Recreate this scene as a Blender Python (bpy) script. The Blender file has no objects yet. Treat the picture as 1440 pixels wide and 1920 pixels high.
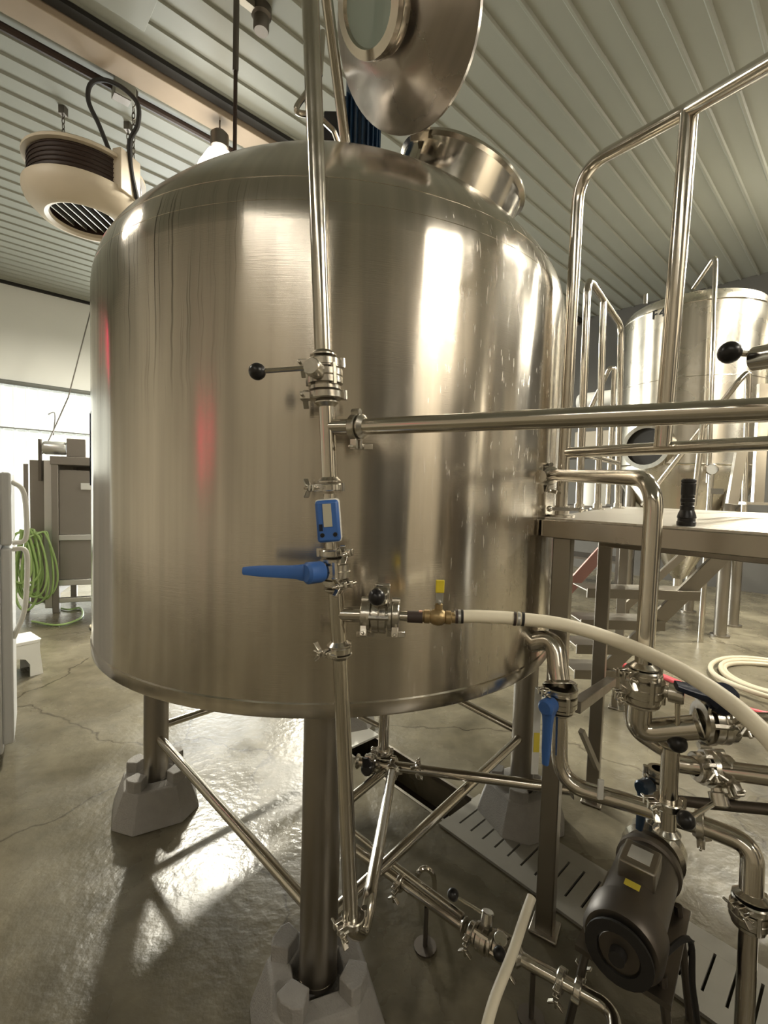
import bpy, bmesh, math, random
from mathutils import Vector, Matrix
random.seed(7)
C = bpy.context.scene.collection
V = Vector
PI = math.pi

# ------------------------------------------------------------------ camera, world, exposure
F_PX, PITCH, ROLL, EYE = 861.6, 0.0512, -0.0286, 1.62
def ray(px, py):
    x, y, z = (px - 720) / F_PX, 1.0, -(py - 960) / F_PX
    c, s = math.cos(ROLL), math.sin(ROLL); x, z = c*x + s*z, -s*x + c*z
    c, s = math.cos(PITCH), math.sin(PITCH); y, z = c*y + s*z, -s*y + c*z
    return V((x, y, z))
def at(px, py, Y):                     # the point seen at a pixel, Y metres in front of the camera
    r = ray(px, py); return V((0, 0, EYE)) + r * (Y / r.y)
def atz(px, py, z):                    # the point seen at a pixel, at height z
    r = ray(px, py); return V((0, 0, EYE)) + r * ((z - EYE) / r.z)
cam = bpy.data.cameras.new('camera'); camo = bpy.data.objects.new('camera', cam); C.objects.link(camo)
def _w(v):
    x, y, z = v
    c, s = math.cos(ROLL), math.sin(ROLL); x, z = c*x + s*z, -s*x + c*z
    c, s = math.cos(PITCH), math.sin(PITCH); y, z = c*y + s*z, -s*y + c*z
    return V((x, y, z))
rt, up, bk = _w((1, 0, 0)), _w((0, 0, 1)), -_w((0, 1, 0))
camo.matrix_world = Matrix(((rt.x, up.x, bk.x, 0), (rt.y, up.y, bk.y, 0), (rt.z, up.z, bk.z, EYE), (0, 0, 0, 1)))
cam.sensor_fit = 'VERTICAL'; cam.sensor_height = 36; cam.lens = F_PX / 1920 * 36
cam.clip_start = .05; cam.clip_end = 100
bpy.context.scene.camera = camo
sc = bpy.context.scene
sc.view_settings.view_transform = 'Standard'; sc.view_settings.look = 'None'
sc.view_settings.exposure = 0.15; sc.view_settings.gamma = 1.0; sc.view_settings.use_curve_mapping = False
wld = bpy.data.worlds.new('world'); sc.world = wld; wld.use_nodes = True
wld.node_tree.nodes['Background'].inputs[0].default_value = (.9, .95, 1, 1)
wld.node_tree.nodes['Background'].inputs[1].default_value = .05
WARM = (1, .95, .80)
LAMP_W = 260

# building axes: D1 runs along the ceiling ribs, D2 across them
TH = .8222
D1 = V((math.sin(TH), math.cos(TH), 0)); D2 = V((-math.cos(TH), math.sin(TH), 0)); UP = V((0, 0, 1))
def bp(a, b, z=0): return D1*a + D2*b + UP*z
HC = 5.45
X0, X1, Y0, Y1 = -5.5, 10.1, -6.0, 11.82
TC = V((-.235, 2.224, 0))               # tank axis

# ------------------------------------------------------------------ materials
M = {}
def nt(name):
    m = bpy.data.materials.new(name); m.use_nodes = True
    return m, m.node_tree.nodes, m.node_tree.links, m.node_tree.nodes['Principled BSDF']
def mat(name, col, rough=.5, metal=0., bump=0., bscale=60., var=0., vscale=8., emit=None, es=0., rvar=0., spec=None, trans=0.):
    m, N, L, b = nt(name)
    b.inputs['Base Color'].default_value = (*col, 1); b.inputs['Roughness'].default_value = rough; b.inputs['Metallic'].default_value = metal
    if spec is not None: b.inputs['Specular IOR Level'].default_value = spec
    if trans: b.inputs['Transmission Weight'].default_value = trans
    tc = N.new('ShaderNodeTexCoord')
    if var or rvar:
        n = N.new('ShaderNodeTexNoise'); n.inputs['Scale'].default_value = vscale; n.inputs['Detail'].default_value = 5
        L.new(tc.outputs['Object'], n.inputs['Vector'])
        if var:
            mx = N.new('ShaderNodeMix'); mx.data_type = 'RGBA'
            mx.inputs[6].default_value = (*[c*(1-var) for c in col], 1); mx.inputs[7].default_value = (*[min(1, c*(1+var)) for c in col], 1)
            L.new(n.outputs[0], mx.inputs[0]); L.new(mx.outputs[2], b.inputs['Base Color'])
        if rvar:
            r = N.new('ShaderNodeMapRange'); r.inputs[1].default_value = .3; r.inputs[2].default_value = .7
            r.inputs[3].default_value = max(.03, rough-rvar); r.inputs[4].default_value = rough+rvar
            L.new(n.outputs[0], r.inputs[0]); L.new(r.outputs[0], b.inputs['Roughness'])
    if bump:
        n2 = N.new('ShaderNodeTexNoise'); n2.inputs['Scale'].default_value = bscale; n2.inputs['Detail'].default_value = 4
        L.new(tc.outputs['Object'], n2.inputs['Vector'])
        bm = N.new('ShaderNodeBump'); bm.inputs['Strength'].default_value = bump; bm.inputs['Distance'].default_value = .01
        L.new(n2.outputs[0], bm.inputs['Height']); L.new(bm.outputs[0], b.inputs['Normal'])
    if emit: b.inputs['Emission Color'].default_value = (*emit, 1); b.inputs['Emission Strength'].default_value = es
    M[name] = m; return m
STEEL = (.66, .62, .55)
mat('steel_pipe', STEEL, .16, 1, rvar=.05, vscale=20)
mat('steel_cast', (.62, .59, .53), .24, 1, bump=.05, bscale=90)
mat('steel_dull', (.36, .33, .285), .38, 1, rvar=.08, vscale=9)
mat('steel_beam', (.46, .42, .36), .24, 1, rvar=.06, vscale=6)
mat('steel_dark', (.18, .16, .14), .45, 1)
mat('black_plastic', (.012, .011, .012), .3)
mat('rubber_black', (.02, .018, .017), .6)
mat('rubber_brown', (.055, .038, .032), .55)
mat('blue_plastic', (.05, .15, .46), .38, bump=.03)
mat('blue_paint', (.012, .035, .075), .3)
mat('navy_plastic', (.008, .014, .035), .4)
mat('hose_cream', (.93, .86, .69), .42, var=.06, vscale=14)
mat('hose_beige', (.52, .46, .34), .5, var=.1, vscale=14)
mat('hose_red', (.62, .08, .10), .45)
mat('hose_green', (.42, .60, .22), .35, trans=.25)
mat('brass', (.42, .31, .16), .42, .85, var=.25, vscale=70, bump=.1, bscale=120)
mat('copper', (.62, .36, .27), .4, .8)
mat('yellow_vinyl', (.82, .66, .05), .4)
mat('zinc', (.72, .72, .70), .35, .9)
mat('pier_concrete', (.31, .295, .275), .9, bump=.35, bscale=160, var=.12, vscale=30)
mat('white_paint', (.84, .84, .80), .55, var=.04, vscale=1.2)
mat('white_plastic', (.80, .79, .74), .4)
mat('appliance', (.62, .63, .63), .4, bump=.03, bscale=200)
mat('ceiling_paint', (.29, .295, .25), .5, var=.05, vscale=.7)
mat('beam_wood', (.38, .30, .22), .7, var=.12, vscale=3)
mat('dark_gap', (.02, .018, .015), .8)
mat('heater_paint', (.66, .57, .44), .45, var=.06, vscale=5)
mat('dark_brown', (.035, .018, .012), .5)
mat('cabinet_steel', (.30, .275, .245), .42, .6, var=.1, vscale=3)
mat('wall_beige', (.46, .41, .33), .8, var=.08, vscale=.6)
mat('wall_dark', (.10, .095, .085), .8, var=.15, vscale=.8)
mat('trench_dirt', (.035, .022, .016), .8, var=.3, vscale=15)
mat('grate_metal', (.30, .285, .25), .55, .3, var=.12, vscale=12)
mat('label_white', (.75, .75, .72), .5)
mat('label_yellow', (.80, .66, .08), .5)
mat('lcd', (.55, .53, .42), .25)
mat('red_glow', (.85, .03, .08), .35, emit=(1, .05, .15), es=1.5)  # glows so that the added boards reflect in the tank
mat('blue_tape', (.03, .07, .22), .5)
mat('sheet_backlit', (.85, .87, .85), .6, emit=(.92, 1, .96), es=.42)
mat('daylight', (1, 1, 1), .5, emit=(.95, 1, 1), es=14)
mat('lamp_glow', (1, 1, 1), .4, emit=(1, .93, .80), es=9)
mat('trim_grey', (.16, .165, .15), .6)
mat('ink', (.015, .015, .015), .6)
mat('glass_sight', (.55, .66, .60), .08, trans=.35, spec=.6)
mat('pink_reflection', (.45, .25, .23), .4, .6)  # pink reflection on a stair stringer, put into its base colour

def steel_tank(name, base, rough, aniso=.75, drips=True):
    m, N, L, b = nt(name)
    b.inputs['Metallic'].default_value = 1; b.inputs['Anisotropic'].default_value = aniso
    tg = N.new('ShaderNodeTangent'); tg.direction_type = 'RADIAL'; tg.axis = 'Z'; L.new(tg.outputs[0], b.inputs['Tangent'])
    b.inputs['Anisotropic Rotation'].default_value = .25
    tc = N.new('ShaderNodeTexCoord'); sp = N.new('ShaderNodeSeparateXYZ'); L.new(tc.outputs['Object'], sp.inputs[0])
    an = N.new('ShaderNodeMath'); an.operation = 'ARCTAN2'; L.new(sp.outputs[1], an.inputs[0]); L.new(sp.outputs[0], an.inputs[1])
    wn_ = N.new('ShaderNodeTexNoise'); wn_.inputs['Scale'].default_value = 7; wn_.inputs['Detail'].default_value = 2; L.new(tc.outputs['Object'], wn_.inputs['Vector'])
    wob = N.new('ShaderNodeMath'); wob.operation = 'MULTIPLY_ADD'; wob.inputs[1].default_value = .03; L.new(wn_.outputs[0], wob.inputs[0]); L.new(an.outputs[0], wob.inputs[2])
    def streaks(sa, sz, det=3, wave=False):
        cb = N.new('ShaderNodeCombineXYZ')
        a = N.new('ShaderNodeMath'); a.operation = 'MULTIPLY'; a.inputs[1].default_value = sa; L.new((wob if wave else an).outputs[0], a.inputs[0])
        z = N.new('ShaderNodeMath'); z.operation = 'MULTIPLY'; z.inputs[1].default_value = sz; L.new(sp.outputs[2], z.inputs[0])
        L.new(a.outputs[0], cb.inputs[0]); L.new(z.outputs[0], cb.inputs[2])
        n = N.new('ShaderNodeTexNoise'); n.inputs['Scale'].default_value = 1; n.inputs['Detail'].default_value = det
        L.new(cb.outputs[0], n.inputs['Vector']); return n.outputs[0]
    def rng(s, a, b_, c, d):
        r = N.new('ShaderNodeMapRange'); r.inputs[1].default_value = a; r.inputs[2].default_value = b_; r.inputs[3].default_value = c; r.inputs[4].default_value = d
        L.new(s, r.inputs[0]); return r.outputs[0]
    def mul(a, b_):
        q = N.new('ShaderNodeMath'); q.operation = 'MULTIPLY'; L.new(a, q.inputs[0])
        if isinstance(b_, float): q.inputs[1].default_value = b_
        else: L.new(b_, q.inputs[1])
        return q.outputs[0]
    val = mul(rng(streaks(22, .5), .3, .7, .84, 1.1), rng(streaks(6, .7), .35, .65, .88, 1.06)) if drips else rng(streaks(22, .5), .3, .7, .9, 1.06)
    if drips:                                              # dried run marks below the head weld
        d = rng(streaks(110, .9, 2, True), .56, .62, 0., 1.)
        top = mul(rng(sp.outputs[2], 1.8, 2.2, 0., 1.), rng(sp.outputs[2], 2.44, 2.40, 0., 1.))
        side = rng(an.outputs[0], -1.6, -2.0, 0., 1.)      # only on the left half
        dm = mul(mul(d, top), side)
        val = mul(val, rng(dm, 0., 1., 1., .30))
    mx = N.new('ShaderNodeMix'); mx.data_type = 'RGBA'; mx.blend_type = 'MULTIPLY'; mx.inputs[0].default_value = 1
    mx.inputs[6].default_value = (*base, 1); L.new(val, mx.inputs[7]); L.new(mx.outputs[2], b.inputs['Base Color'])
    sm = N.new('ShaderNodeTexNoise'); sm.inputs['Scale'].default_value = 3; sm.inputs['Detail'].default_value = 6; L.new(tc.outputs['Object'], sm.inputs['Vector'])
    rv = rng(sm.outputs[0], .3, .7, rough-.04, rough+.06)
    if drips:                                              # mineral specks on the right half
        ms = mul(rng(streaks(95, 14, 3), .60, .68, 0., .16), rng(an.outputs[0], -1.35, -1.1, 0., 1.))
        ad = N.new('ShaderNodeMath'); L.new(rv, ad.inputs[0]); L.new(ms, ad.inputs[1]); rv = ad.outputs[0]
    L.new(rv, b.inputs['Roughness'])
    wv = streaks(3.5, .4, 2); fs = streaks(7, 520, 2)      # oil canning of the sheet, fine grain of the brushing
    bm = N.new('ShaderNodeBump'); bm.inputs['Strength'].default_value = .25 if drips else .06; bm.inputs['Distance'].default_value = .06; L.new(wv, bm.inputs['Height'])
    b2 = N.new('ShaderNodeBump'); b2.inputs['Strength'].default_value = .06; b2.inputs['Distance'].default_value = .002; L.new(fs, b2.inputs['Height'])
    L.new(bm.outputs[0], b2.inputs['Normal']); L.new(b2.outputs[0], b.inputs['Normal'])
    M[name] = m
steel_tank('steel_tank', (.70, .65, .575), .17, aniso=.78)
steel_tank('steel_lid', (.50, .46, .42), .27, drips=False)
steel_tank('steel_fermenter', (.68, .64, .56), .26, drips=False)

def floor_mat():
    m, N, L, b = nt('floor_concrete')
    g = N.new('ShaderNodeNewGeometry')
    def noise(s, det=6, dist=0.):
        n = N.new('ShaderNodeTexNoise'); n.inputs['Scale'].default_value = s; n.inputs['Detail'].default_value = det; n.inputs['Distortion'].default_value = dist
        L.new(g.outputs['Position'], n.inputs['Vector']); return n.outputs[0]
    def ramp(s, a, c0, b_, c1):
        r = N.new('ShaderNodeValToRGB'); r.color_ramp.elements[0].position = a; r.color_ramp.elements[1].position = b_
        r.color_ramp.elements[0].color = (*c0, 1); r.color_ramp.elements[1].color = (*c1, 1); L.new(s, r.inputs[0]); return r.outputs[0]
    c1 = ramp(noise(1.1, 8, .6), .35, (.095, .082, .054), .68, (.225, .20, .142))
    c2 = ramp(noise(9, 8), .3, (.78, .78, .78), .7, (1.1, 1.1, 1.1))
    mx = N.new('ShaderNodeMix'); mx.data_type = 'RGBA'; mx.blend_type = 'MULTIPLY'; mx.inputs[0].default_value = 1
    L.new(c1, mx.inputs[6]); L.new(c2, mx.inputs[7])
    vo = N.new('ShaderNodeTexVoronoi'); vo.feature = 'DISTANCE_TO_EDGE'; vo.inputs['Scale'].default_value = .55
    dn = N.new('ShaderNodeTexNoise'); dn.inputs['Scale'].default_value = 3.5; dn.inputs['Detail'].default_value = 6; L.new(g.outputs['Position'], dn.inputs['Vector'])
    va = N.new('ShaderNodeVectorMath'); va.operation = 'SCALE'; va.inputs[3].default_value = .35; L.new(dn.outputs[1], va.inputs[0])
    vb = N.new('ShaderNodeVectorMath'); L.new(g.outputs['Position'], vb.inputs[0]); L.new(va.outputs[0], vb.inputs[1]); L.new(vb.outputs[0], vo.inputs['Vector'])
    ck = ramp(vo.outputs['Distance'], .0, (.25, .22, .2), .006, (1, 1, 1))
    mx2 = N.new('ShaderNodeMix'); mx2.data_type = 'RGBA'; mx2.blend_type = 'MULTIPLY'; mx2.inputs[0].default_value = .8
    L.new(mx.outputs[2], mx2.inputs[6]); L.new(ck, mx2.inputs[7]); L.new(mx2.outputs[2], b.inputs['Base Color'])
    r = N.new('ShaderNodeMapRange'); r.inputs[1].default_value = .35; r.inputs[2].default_value = .65; r.inputs[3].default_value = .19; r.inputs[4].default_value = .35
    L.new(noise(2.2, 5), r.inputs[0]); L.new(r.outputs[0], b.inputs['Roughness'])
    bm = N.new('ShaderNodeBump'); bm.inputs['Strength'].default_value = .22; bm.inputs['Distance'].default_value = .012; L.new(noise(26, 5), bm.inputs['Height'])
    L.new(bm.outputs[0], b.inputs['Normal'])
    M['floor_concrete'] = m
floor_mat()
def deck_mat():
    m, N, L, b = nt('deck_plate')
    b.inputs['Base Color'].default_value = (.66, .62, .55, 1); b.inputs['Metallic'].default_value = .8; b.inputs['Roughness'].default_value = .38
    tc = N.new('ShaderNodeTexCoord'); w = N.new('ShaderNodeTexWave'); w.inputs['Scale'].default_value = 16; w.inputs['Distortion'].default_value = 0
    w2 = N.new('ShaderNodeTexWave'); w2.inputs['Scale'].default_value = 16; w2.bands_direction = 'Y'
    L.new(tc.outputs['Object'], w.inputs['Vector']); L.new(tc.outputs['Object'], w2.inputs['Vector'])
    mu = N.new('ShaderNodeMath'); mu.operation = 'MULTIPLY'; L.new(w.outputs[1], mu.inputs[0]); L.new(w2.outputs[1], mu.inputs[1])
    bm = N.new('ShaderNodeBump'); bm.inputs['Strength'].default_value = .5; bm.inputs['Distance'].default_value = .004; L.new(mu.outputs[0], bm.inputs['Height']); L.new(bm.outputs[0], b.inputs['Normal'])
    M['deck_plate'] = m
deck_mat()

# ------------------------------------------------------------------ mesh helpers
def frame(a):
    a = a.normalized(); h = UP if abs(a.z) < .9 else V((1, 0, 0))
    u = h.cross(a).normalized(); return u, a.cross(u).normalized(), a
def bend(pts, r, n=7):                 # round the corners of a path
    out = [pts[0]]
    for i in range(1, len(pts)-1):
        p, a, b = pts[i], pts[i-1]-pts[i], pts[i+1]-pts[i]
        la, lb = a.length, b.length; a = a/la; b = b/lb
        ang = a.angle(b)
        if ang > PI-.05: out.append(p); continue
        d = min(r/math.tan(ang/2), la*.48, lb*.48)
        s, e = p+a*d, p+b*d
        for k in range(n+1):
            t = k/n; out.append(s*(1-t)**2 + p*2*t*(1-t) + e*t*t)
    out.append(pts[-1]); return out
def spline(pts, n=8):                  # Catmull-Rom through the points
    P = [pts[0]*2-pts[1]] + list(pts) + [pts[-1]*2-pts[-2]]; out = []
    for i in range(1, len(P)-2):
        a, b, c, d = P[i-1:i+3]
        for k in range(n):
            t = k/n
            out.append(.5*((b*2)+(c-a)*t+(a*2-b*5+c*4-d)*t*t+(b*3-a-c*3+d)*t**3))
    out.append(pts[-1]); return out
class MB:
    def __init__(s): s.v = []; s.f = []
    def ring(s, c, u, w, r, n):
        i = len(s.v)
        for k in range(n):
            t = 2*PI*k/n; s.v.append(c + u*(math.cos(t)*r) + w*(math.sin(t)*r))
        return list(range(i, i+n))
    def skin(s, a, b):
        n = len(a)
        for k in range(n): s.f.append((a[k], a[(k+1) % n], b[(k+1) % n], b[k]))
    def tube(s, pts, r, n=14, cap=True):
        pts = [V(p) for p in pts]; T = []
        for i in range(len(pts)):
            t = pts[min(i+1, len(pts)-1)] - pts[max(i-1, 0)]
            T.append(t.normalized())
        u, w, _ = frame(T[0]); rings = []
        for i, p in enumerate(pts):
            u = (u - T[i]*u.dot(T[i])).normalized(); w = T[i].cross(u)
            rings.append(s.ring(p, u, w, r[i] if isinstance(r, (list, tuple)) else r, n))
        for a, b in zip(rings, rings[1:]): s.skin(a, b)
        if cap: s.f.append(tuple(reversed(rings[0]))); s.f.append(tuple(rings[-1]))
        return s
    def lathe(s, o, ax, prof, n=24, close=False):        # prof: list of (radius, height along axis)
        u, w, a = frame(ax); rings = []
        for r, h in prof:
            if r < 1e-6: s.v.append(o + a*h); rings.append([len(s.v)-1])
            else: rings.append(s.ring(o + a*h, u, w, r, n))
        if close: rings.append(rings[0])
        for A, B in zip(rings, rings[1:]):
            if len(A) == 1 and len(B) == 1: continue
            if len(A) == 1:
                for k in range(n): s.f.append((A[0], B[(k+1) % n], B[k]))
            elif len(B) == 1:
                for k in range(n): s.f.append((A[k], A[(k+1) % n], B[0]))
            else: s.skin(A, B)
        return s
    def cyl(s, a, b, r, n=16): return s.tube([a, b], r, n)
    def box(s, c, h, ax=None):                            # centre, half sizes, axes
        X, Y, Z = ax or (V((1, 0, 0)), V((0, 1, 0)), UP); i = len(s.v)
        for dz in (-1, 1):
            for dx, dy in ((-1, -1), (1, -1), (1, 1), (-1, 1)):
                s.v.append(V(c) + X*(dx*h[0]) + Y*(dy*h[1]) + Z*(dz*h[2]))
        for q in ((3, 2, 1, 0), (4, 5, 6, 7), (0, 1, 5, 4), (1, 2, 6, 5), (2, 3, 7, 6), (3, 0, 4, 7)): s.f.append(tuple(i+k for k in q))
        return s
    def bar(s, a, b, hw, hh, side=None):                  # rectangular bar from a to b
        a, b = V(a), V(b); d = (b-a); L = d.length; d = d/L
        if side is None: u, w, _ = frame(d)
        else: w = (side - d*side.dot(d)).normalized(); u = w.cross(d)
        return s.box((a+b)/2, (hw, hh, L/2), (u, w, d))
    def ball(s, c, r, n=16, m=10):
        return s.lathe(V(c), UP, [(r*math.sin(PI*k/m) if 0 < k < m else 0, -r*math.cos(PI*k/m)) for k in range(m+1)], n)
    def torus(s, c, ax, R, r, n=24, m=8):
        return s.lathe(V(c), ax, [(R+r*math.cos(2*PI*k/m), r*math.sin(2*PI*k/m)) for k in range(m)], n, close=True)
    def prism(s, poly, o, X, Y, Z, d):                    # polygon in (X,Y) at o, extruded d along Z
        i = len(s.v); n = len(poly)
        for k in (0, 1):
            for x, y in poly: s.v.append(V(o) + X*x + Y*y + Z*(d*k))
        s.f.append(tuple(reversed(range(i, i+n)))); s.f.append(tuple(range(i+n, i+2*n)))
        for k in range(n): s.f.append((i+k, i+(k+1) % n, i+n+(k+1) % n, i+n+k))
        return s
    def build(s, name, m, parent=None, bev=0., loc=None, ang=35, fix=True):
        root = parent
        while root is not None and root.parent: root = root.parent
        off = root.location if root is not None else (loc or V((0, 0, 0)))
        me = bpy.data.meshes.new(name); me.from_pydata([v - off for v in s.v], [], s.f)
        if fix:
            b = bmesh.new(); b.from_mesh(me); bmesh.ops.recalc_face_normals(b, faces=b.faces); b.to_mesh(me); b.free()
        me.polygons.foreach_set('use_smooth', [True]*len(me.polygons)); me.set_sharp_from_angle(angle=math.radians(ang))
        me.materials.append(M[m] if isinstance(m, str) else m)
        o = bpy.data.objects.new(name, me); C.objects.link(o)
        if parent: o.parent = parent
        else: o.location = off
        if bev:
            q = o.modifiers.new('bevel', 'BEVEL'); q.width = bev; q.segments = 2; q.limit_method = 'ANGLE'; q.angle_limit = .7
        return o
def thing(name, label, cat, loc, group=None):
    o = bpy.data.objects.new(name, None); C.objects.link(o); o.location = V(loc); o.empty_display_size = .05
    o['label'] = label; o['category'] = cat
    if group: o['group'] = group
    return o
def tag(o, label, cat, group=None):
    o['label'] = label; o['category'] = cat
    if group: o['group'] = group
    return o
def struct(o): o['kind'] = 'structure'; return o

# ------------------------------------------------------------------ the room
# floor slabs around the drain trench (trench runs along D2)
TR0, TR1, TE0, TE1 = 1.72, 1.98, -2.6, 2.35
fl = MB()
def slab(a0, a1, b0, b1):
    fl.box(bp((a0+a1)/2, (b0+b1)/2, -.15), ((a1-a0)/2, (b1-b0)/2, .15), (D1, D2, UP))
slab(X0, TR0, Y0, Y1); slab(TR1, X1, Y0, Y1); slab(TR0, TR1, TE1, Y1); slab(TR0, TR1, Y0, TE0)
floor = struct(fl.build('floor', 'floor_concrete', ang=20))
t = MB(); t.box(bp((TR0+TR1)/2, (TE0+TE1)/2, -.24), ((TR1-TR0)/2, (TE1-TE0)/2, .05), (D1, D2, UP)); t.build('trench_bed', 'trench_dirt', floor)
t = MB()
for a in (TR0+.008, TR1-.008): t.box(bp(a, (TE0+TE1)/2, -.012), (.008, (TE1-TE0)/2, .014), (D1, D2, UP))
t.build('trench_edge', 'steel_dull', floor)

# ceiling: ribbed metal sheets running along D1, hung under a flat deck
cb = MB(); cb.box(bp((X0+X1)/2, (Y0+Y1)/2, HC+.12), ((X1-X0)/2, (Y1-Y0)/2, .05), (D1, D2, UP))
ceil = struct(cb.build('ceiling', 'ceiling_paint'))
def sheet_profile(w, n, d, rw, tw):
    P = []; p = w/n
    for k in range(n):
        c = p*(k+.5)
        P += [(k*p, 0), (c-p*.26, 0), (c-p*.26+.004, -.003), (c-p*.26+.010, 0)] if False else [(k*p, 0)]
        P += [(c-rw/2, 0), (c-tw/2, -d), (c+tw/2, -d), (c+rw/2, 0)]
    P.append((w, 0)); return P
def ceiling_sheet(mesh_cache, a0, a1, b0, w, z):
    key = (round(a1-a0, 3), round(w, 3))
    if key not in mesh_cache:
        P = sheet_profile(w, 4, .020, .046, .020); mb = MB()
        for x in (0, a1-a0):
            for y, h in P: mb.v.append(D1*x + D2*y + UP*h)
        n = len(P)
        for k in range(n-1): mb.f.append((k, k+1, n+k+1, n+k))
        for x in (0, a1-a0):                              # back sheet edge for thickness
            for y, h in P: mb.v.append(D1*x + D2*y + UP*(h+.004))
        for k in range(n-1): mb.f.append((3*n+k, 3*n+k+1, 2*n+k+1, 2*n+k))
        for k in range(n-1): mb.f.append((k, 2*n+k, 2*n+k+1, k+1)); mb.f.append((n+k+1, 3*n+k+1, 3*n+k, n+k))
        o = mb.build('ceiling_panel', 'ceiling_paint', ang=15, fix=False); mesh_cache[key] = o.data
    else:
        o = bpy.data.objects.new('ceiling_panel', mesh_cache[key]); C.objects.link(o)
    o.location = bp(a0, b0, z); o.parent = ceil
cache = {}
b = Y0
while b < Y1-.01:
    w = min(1.0, Y1-b)
    ceiling_sheet(cache, X0, 4.2, b, w, HC); ceiling_sheet(cache, 4.15, X1, b, w, HC+.008)
    b += w
# timber header and dark conduit under the sheets
bm_ = MB(); bm_.box(bp((X0+X1)/2, 4.86, HC-.075), ((X1-X0)/2, .13, .045), (D1, D2, UP)); struct(bm_.build('trim_1', 'beam_wood', bev=.006))
bm_ = MB(); bm_.box(bp((X0+X1)/2, 4.665, HC-.045), ((X1-X0)/2, .05, .02), (D1, D2, UP)); struct(bm_.build('header_shadow', 'dark_gap'))  # dark strip standing in for the shadow along the header
bm_ = MB(); bm_.cyl(bp(X0, 5.22, HC-.06), bp(X1, 5.22, HC-.06), .035, 10); struct(bm_.build('trim_3', 'dark_brown'))

# far wall (behind the chiller): smooth white above, two courses of backlit ribbed sheet below
w = MB(); w.box(bp((X0+X1)/2, Y1+.1, (3.5+HC+.1)/2), ((X1-X0)/2, .09, (HC+.1-3.5)/2), (D1, D2, UP)); wl = struct(w.build('wall_left', 'white_paint'))
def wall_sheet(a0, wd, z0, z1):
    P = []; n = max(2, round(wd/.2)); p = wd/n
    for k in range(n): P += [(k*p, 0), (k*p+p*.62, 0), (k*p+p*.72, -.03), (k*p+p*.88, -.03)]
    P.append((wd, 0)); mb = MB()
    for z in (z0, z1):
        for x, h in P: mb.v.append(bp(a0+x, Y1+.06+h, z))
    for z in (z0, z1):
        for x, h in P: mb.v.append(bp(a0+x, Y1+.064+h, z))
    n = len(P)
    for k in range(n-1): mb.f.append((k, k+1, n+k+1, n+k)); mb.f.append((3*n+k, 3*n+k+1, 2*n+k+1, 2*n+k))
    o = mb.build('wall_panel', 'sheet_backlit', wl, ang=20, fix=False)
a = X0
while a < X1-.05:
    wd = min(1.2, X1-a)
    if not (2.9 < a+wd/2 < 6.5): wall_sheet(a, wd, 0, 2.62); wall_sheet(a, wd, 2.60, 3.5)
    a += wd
r = MB(); r.cyl(bp(X0, Y1-.04, 3.5), bp(X1, Y1-.04, 3.5), .045, 12); struct(r.build('trim_4', 'trim_grey'))
r = MB(); r.box(bp((X0+X1)/2, Y1-.01, 2.61), ((X1-X0)/2, .02, .012), (D1, D2, UP)); struct(r.build('trim_5', 'trim_grey'))
r = MB(); r.box(bp((X0+X1)/2, Y1-.02, HC-.03), ((X1-X0)/2, .03, .03), (D1, D2, UP)); struct(r.build('trim_6', 'dark_gap'))
r = MB(); r.box(bp((X0+2.85)/2, Y1-.03, .09), ((2.85-X0)/2, .03, .09), (D1, D2, UP)); struct(r.build('baseboard_left', 'dark_gap'))
# roller door opening filled with daylight, behind the tank
wn = MB(); wn.box(bp(4.7, Y1+.08, 1.75), (1.79, .02, 1.75), (D1, D2, UP)); wo = struct(wn.build('window_1', 'daylight'))
wf = MB()
for x in (2.96, 6.44): wf.box(bp(x, Y1+.02, 1.75), (.06, .08, 1.75), (D1, D2, UP))
wf.build('window_frame', 'steel_dull', wo)
w = MB(); w.box(bp(X1+.1, (Y0+Y1)/2, HC/2), (.09, (Y1-Y0)/2+.2, HC/2+.1), (D1, D2, UP)); struct(w.build('wall_right', 'wall_dark'))
w = MB(); w.box(bp(X0-.1, (Y0+Y1)/2, HC/2), (.09, (Y1-Y0)/2+.2, HC/2+.1), (D1, D2, UP)); struct(w.build('wall_back', 'wall_beige'))
w = MB(); w.box(bp((X0+X1)/2, Y0-.1, HC/2), ((X1-X0)/2+.2, .09, HC/2+.1), (D1, D2, UP)); struct(w.build('wall_near', 'wall_beige'))
for k, (a0, a1, h) in enumerate(((-2.0, .2, 4.3), (3.9, 7.4, 4.3))):   # unseen dark doors added to give the tank dark reflected bands
    dw = MB(); dw.box(bp((a0+a1)/2, Y0+.03, h/2), ((a1-a0)/2, .03, h/2), (D1, D2, UP)); dq = struct(dw.build('door_%d' % (k+1), 'wall_dark'))
    dw = MB(); dw.box(bp(a1-.2, Y0+.08, 1.1), (.02, .02, .15), (D1, D2, UP)); dw.build('door_handle', 'steel_dull', dq)

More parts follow.
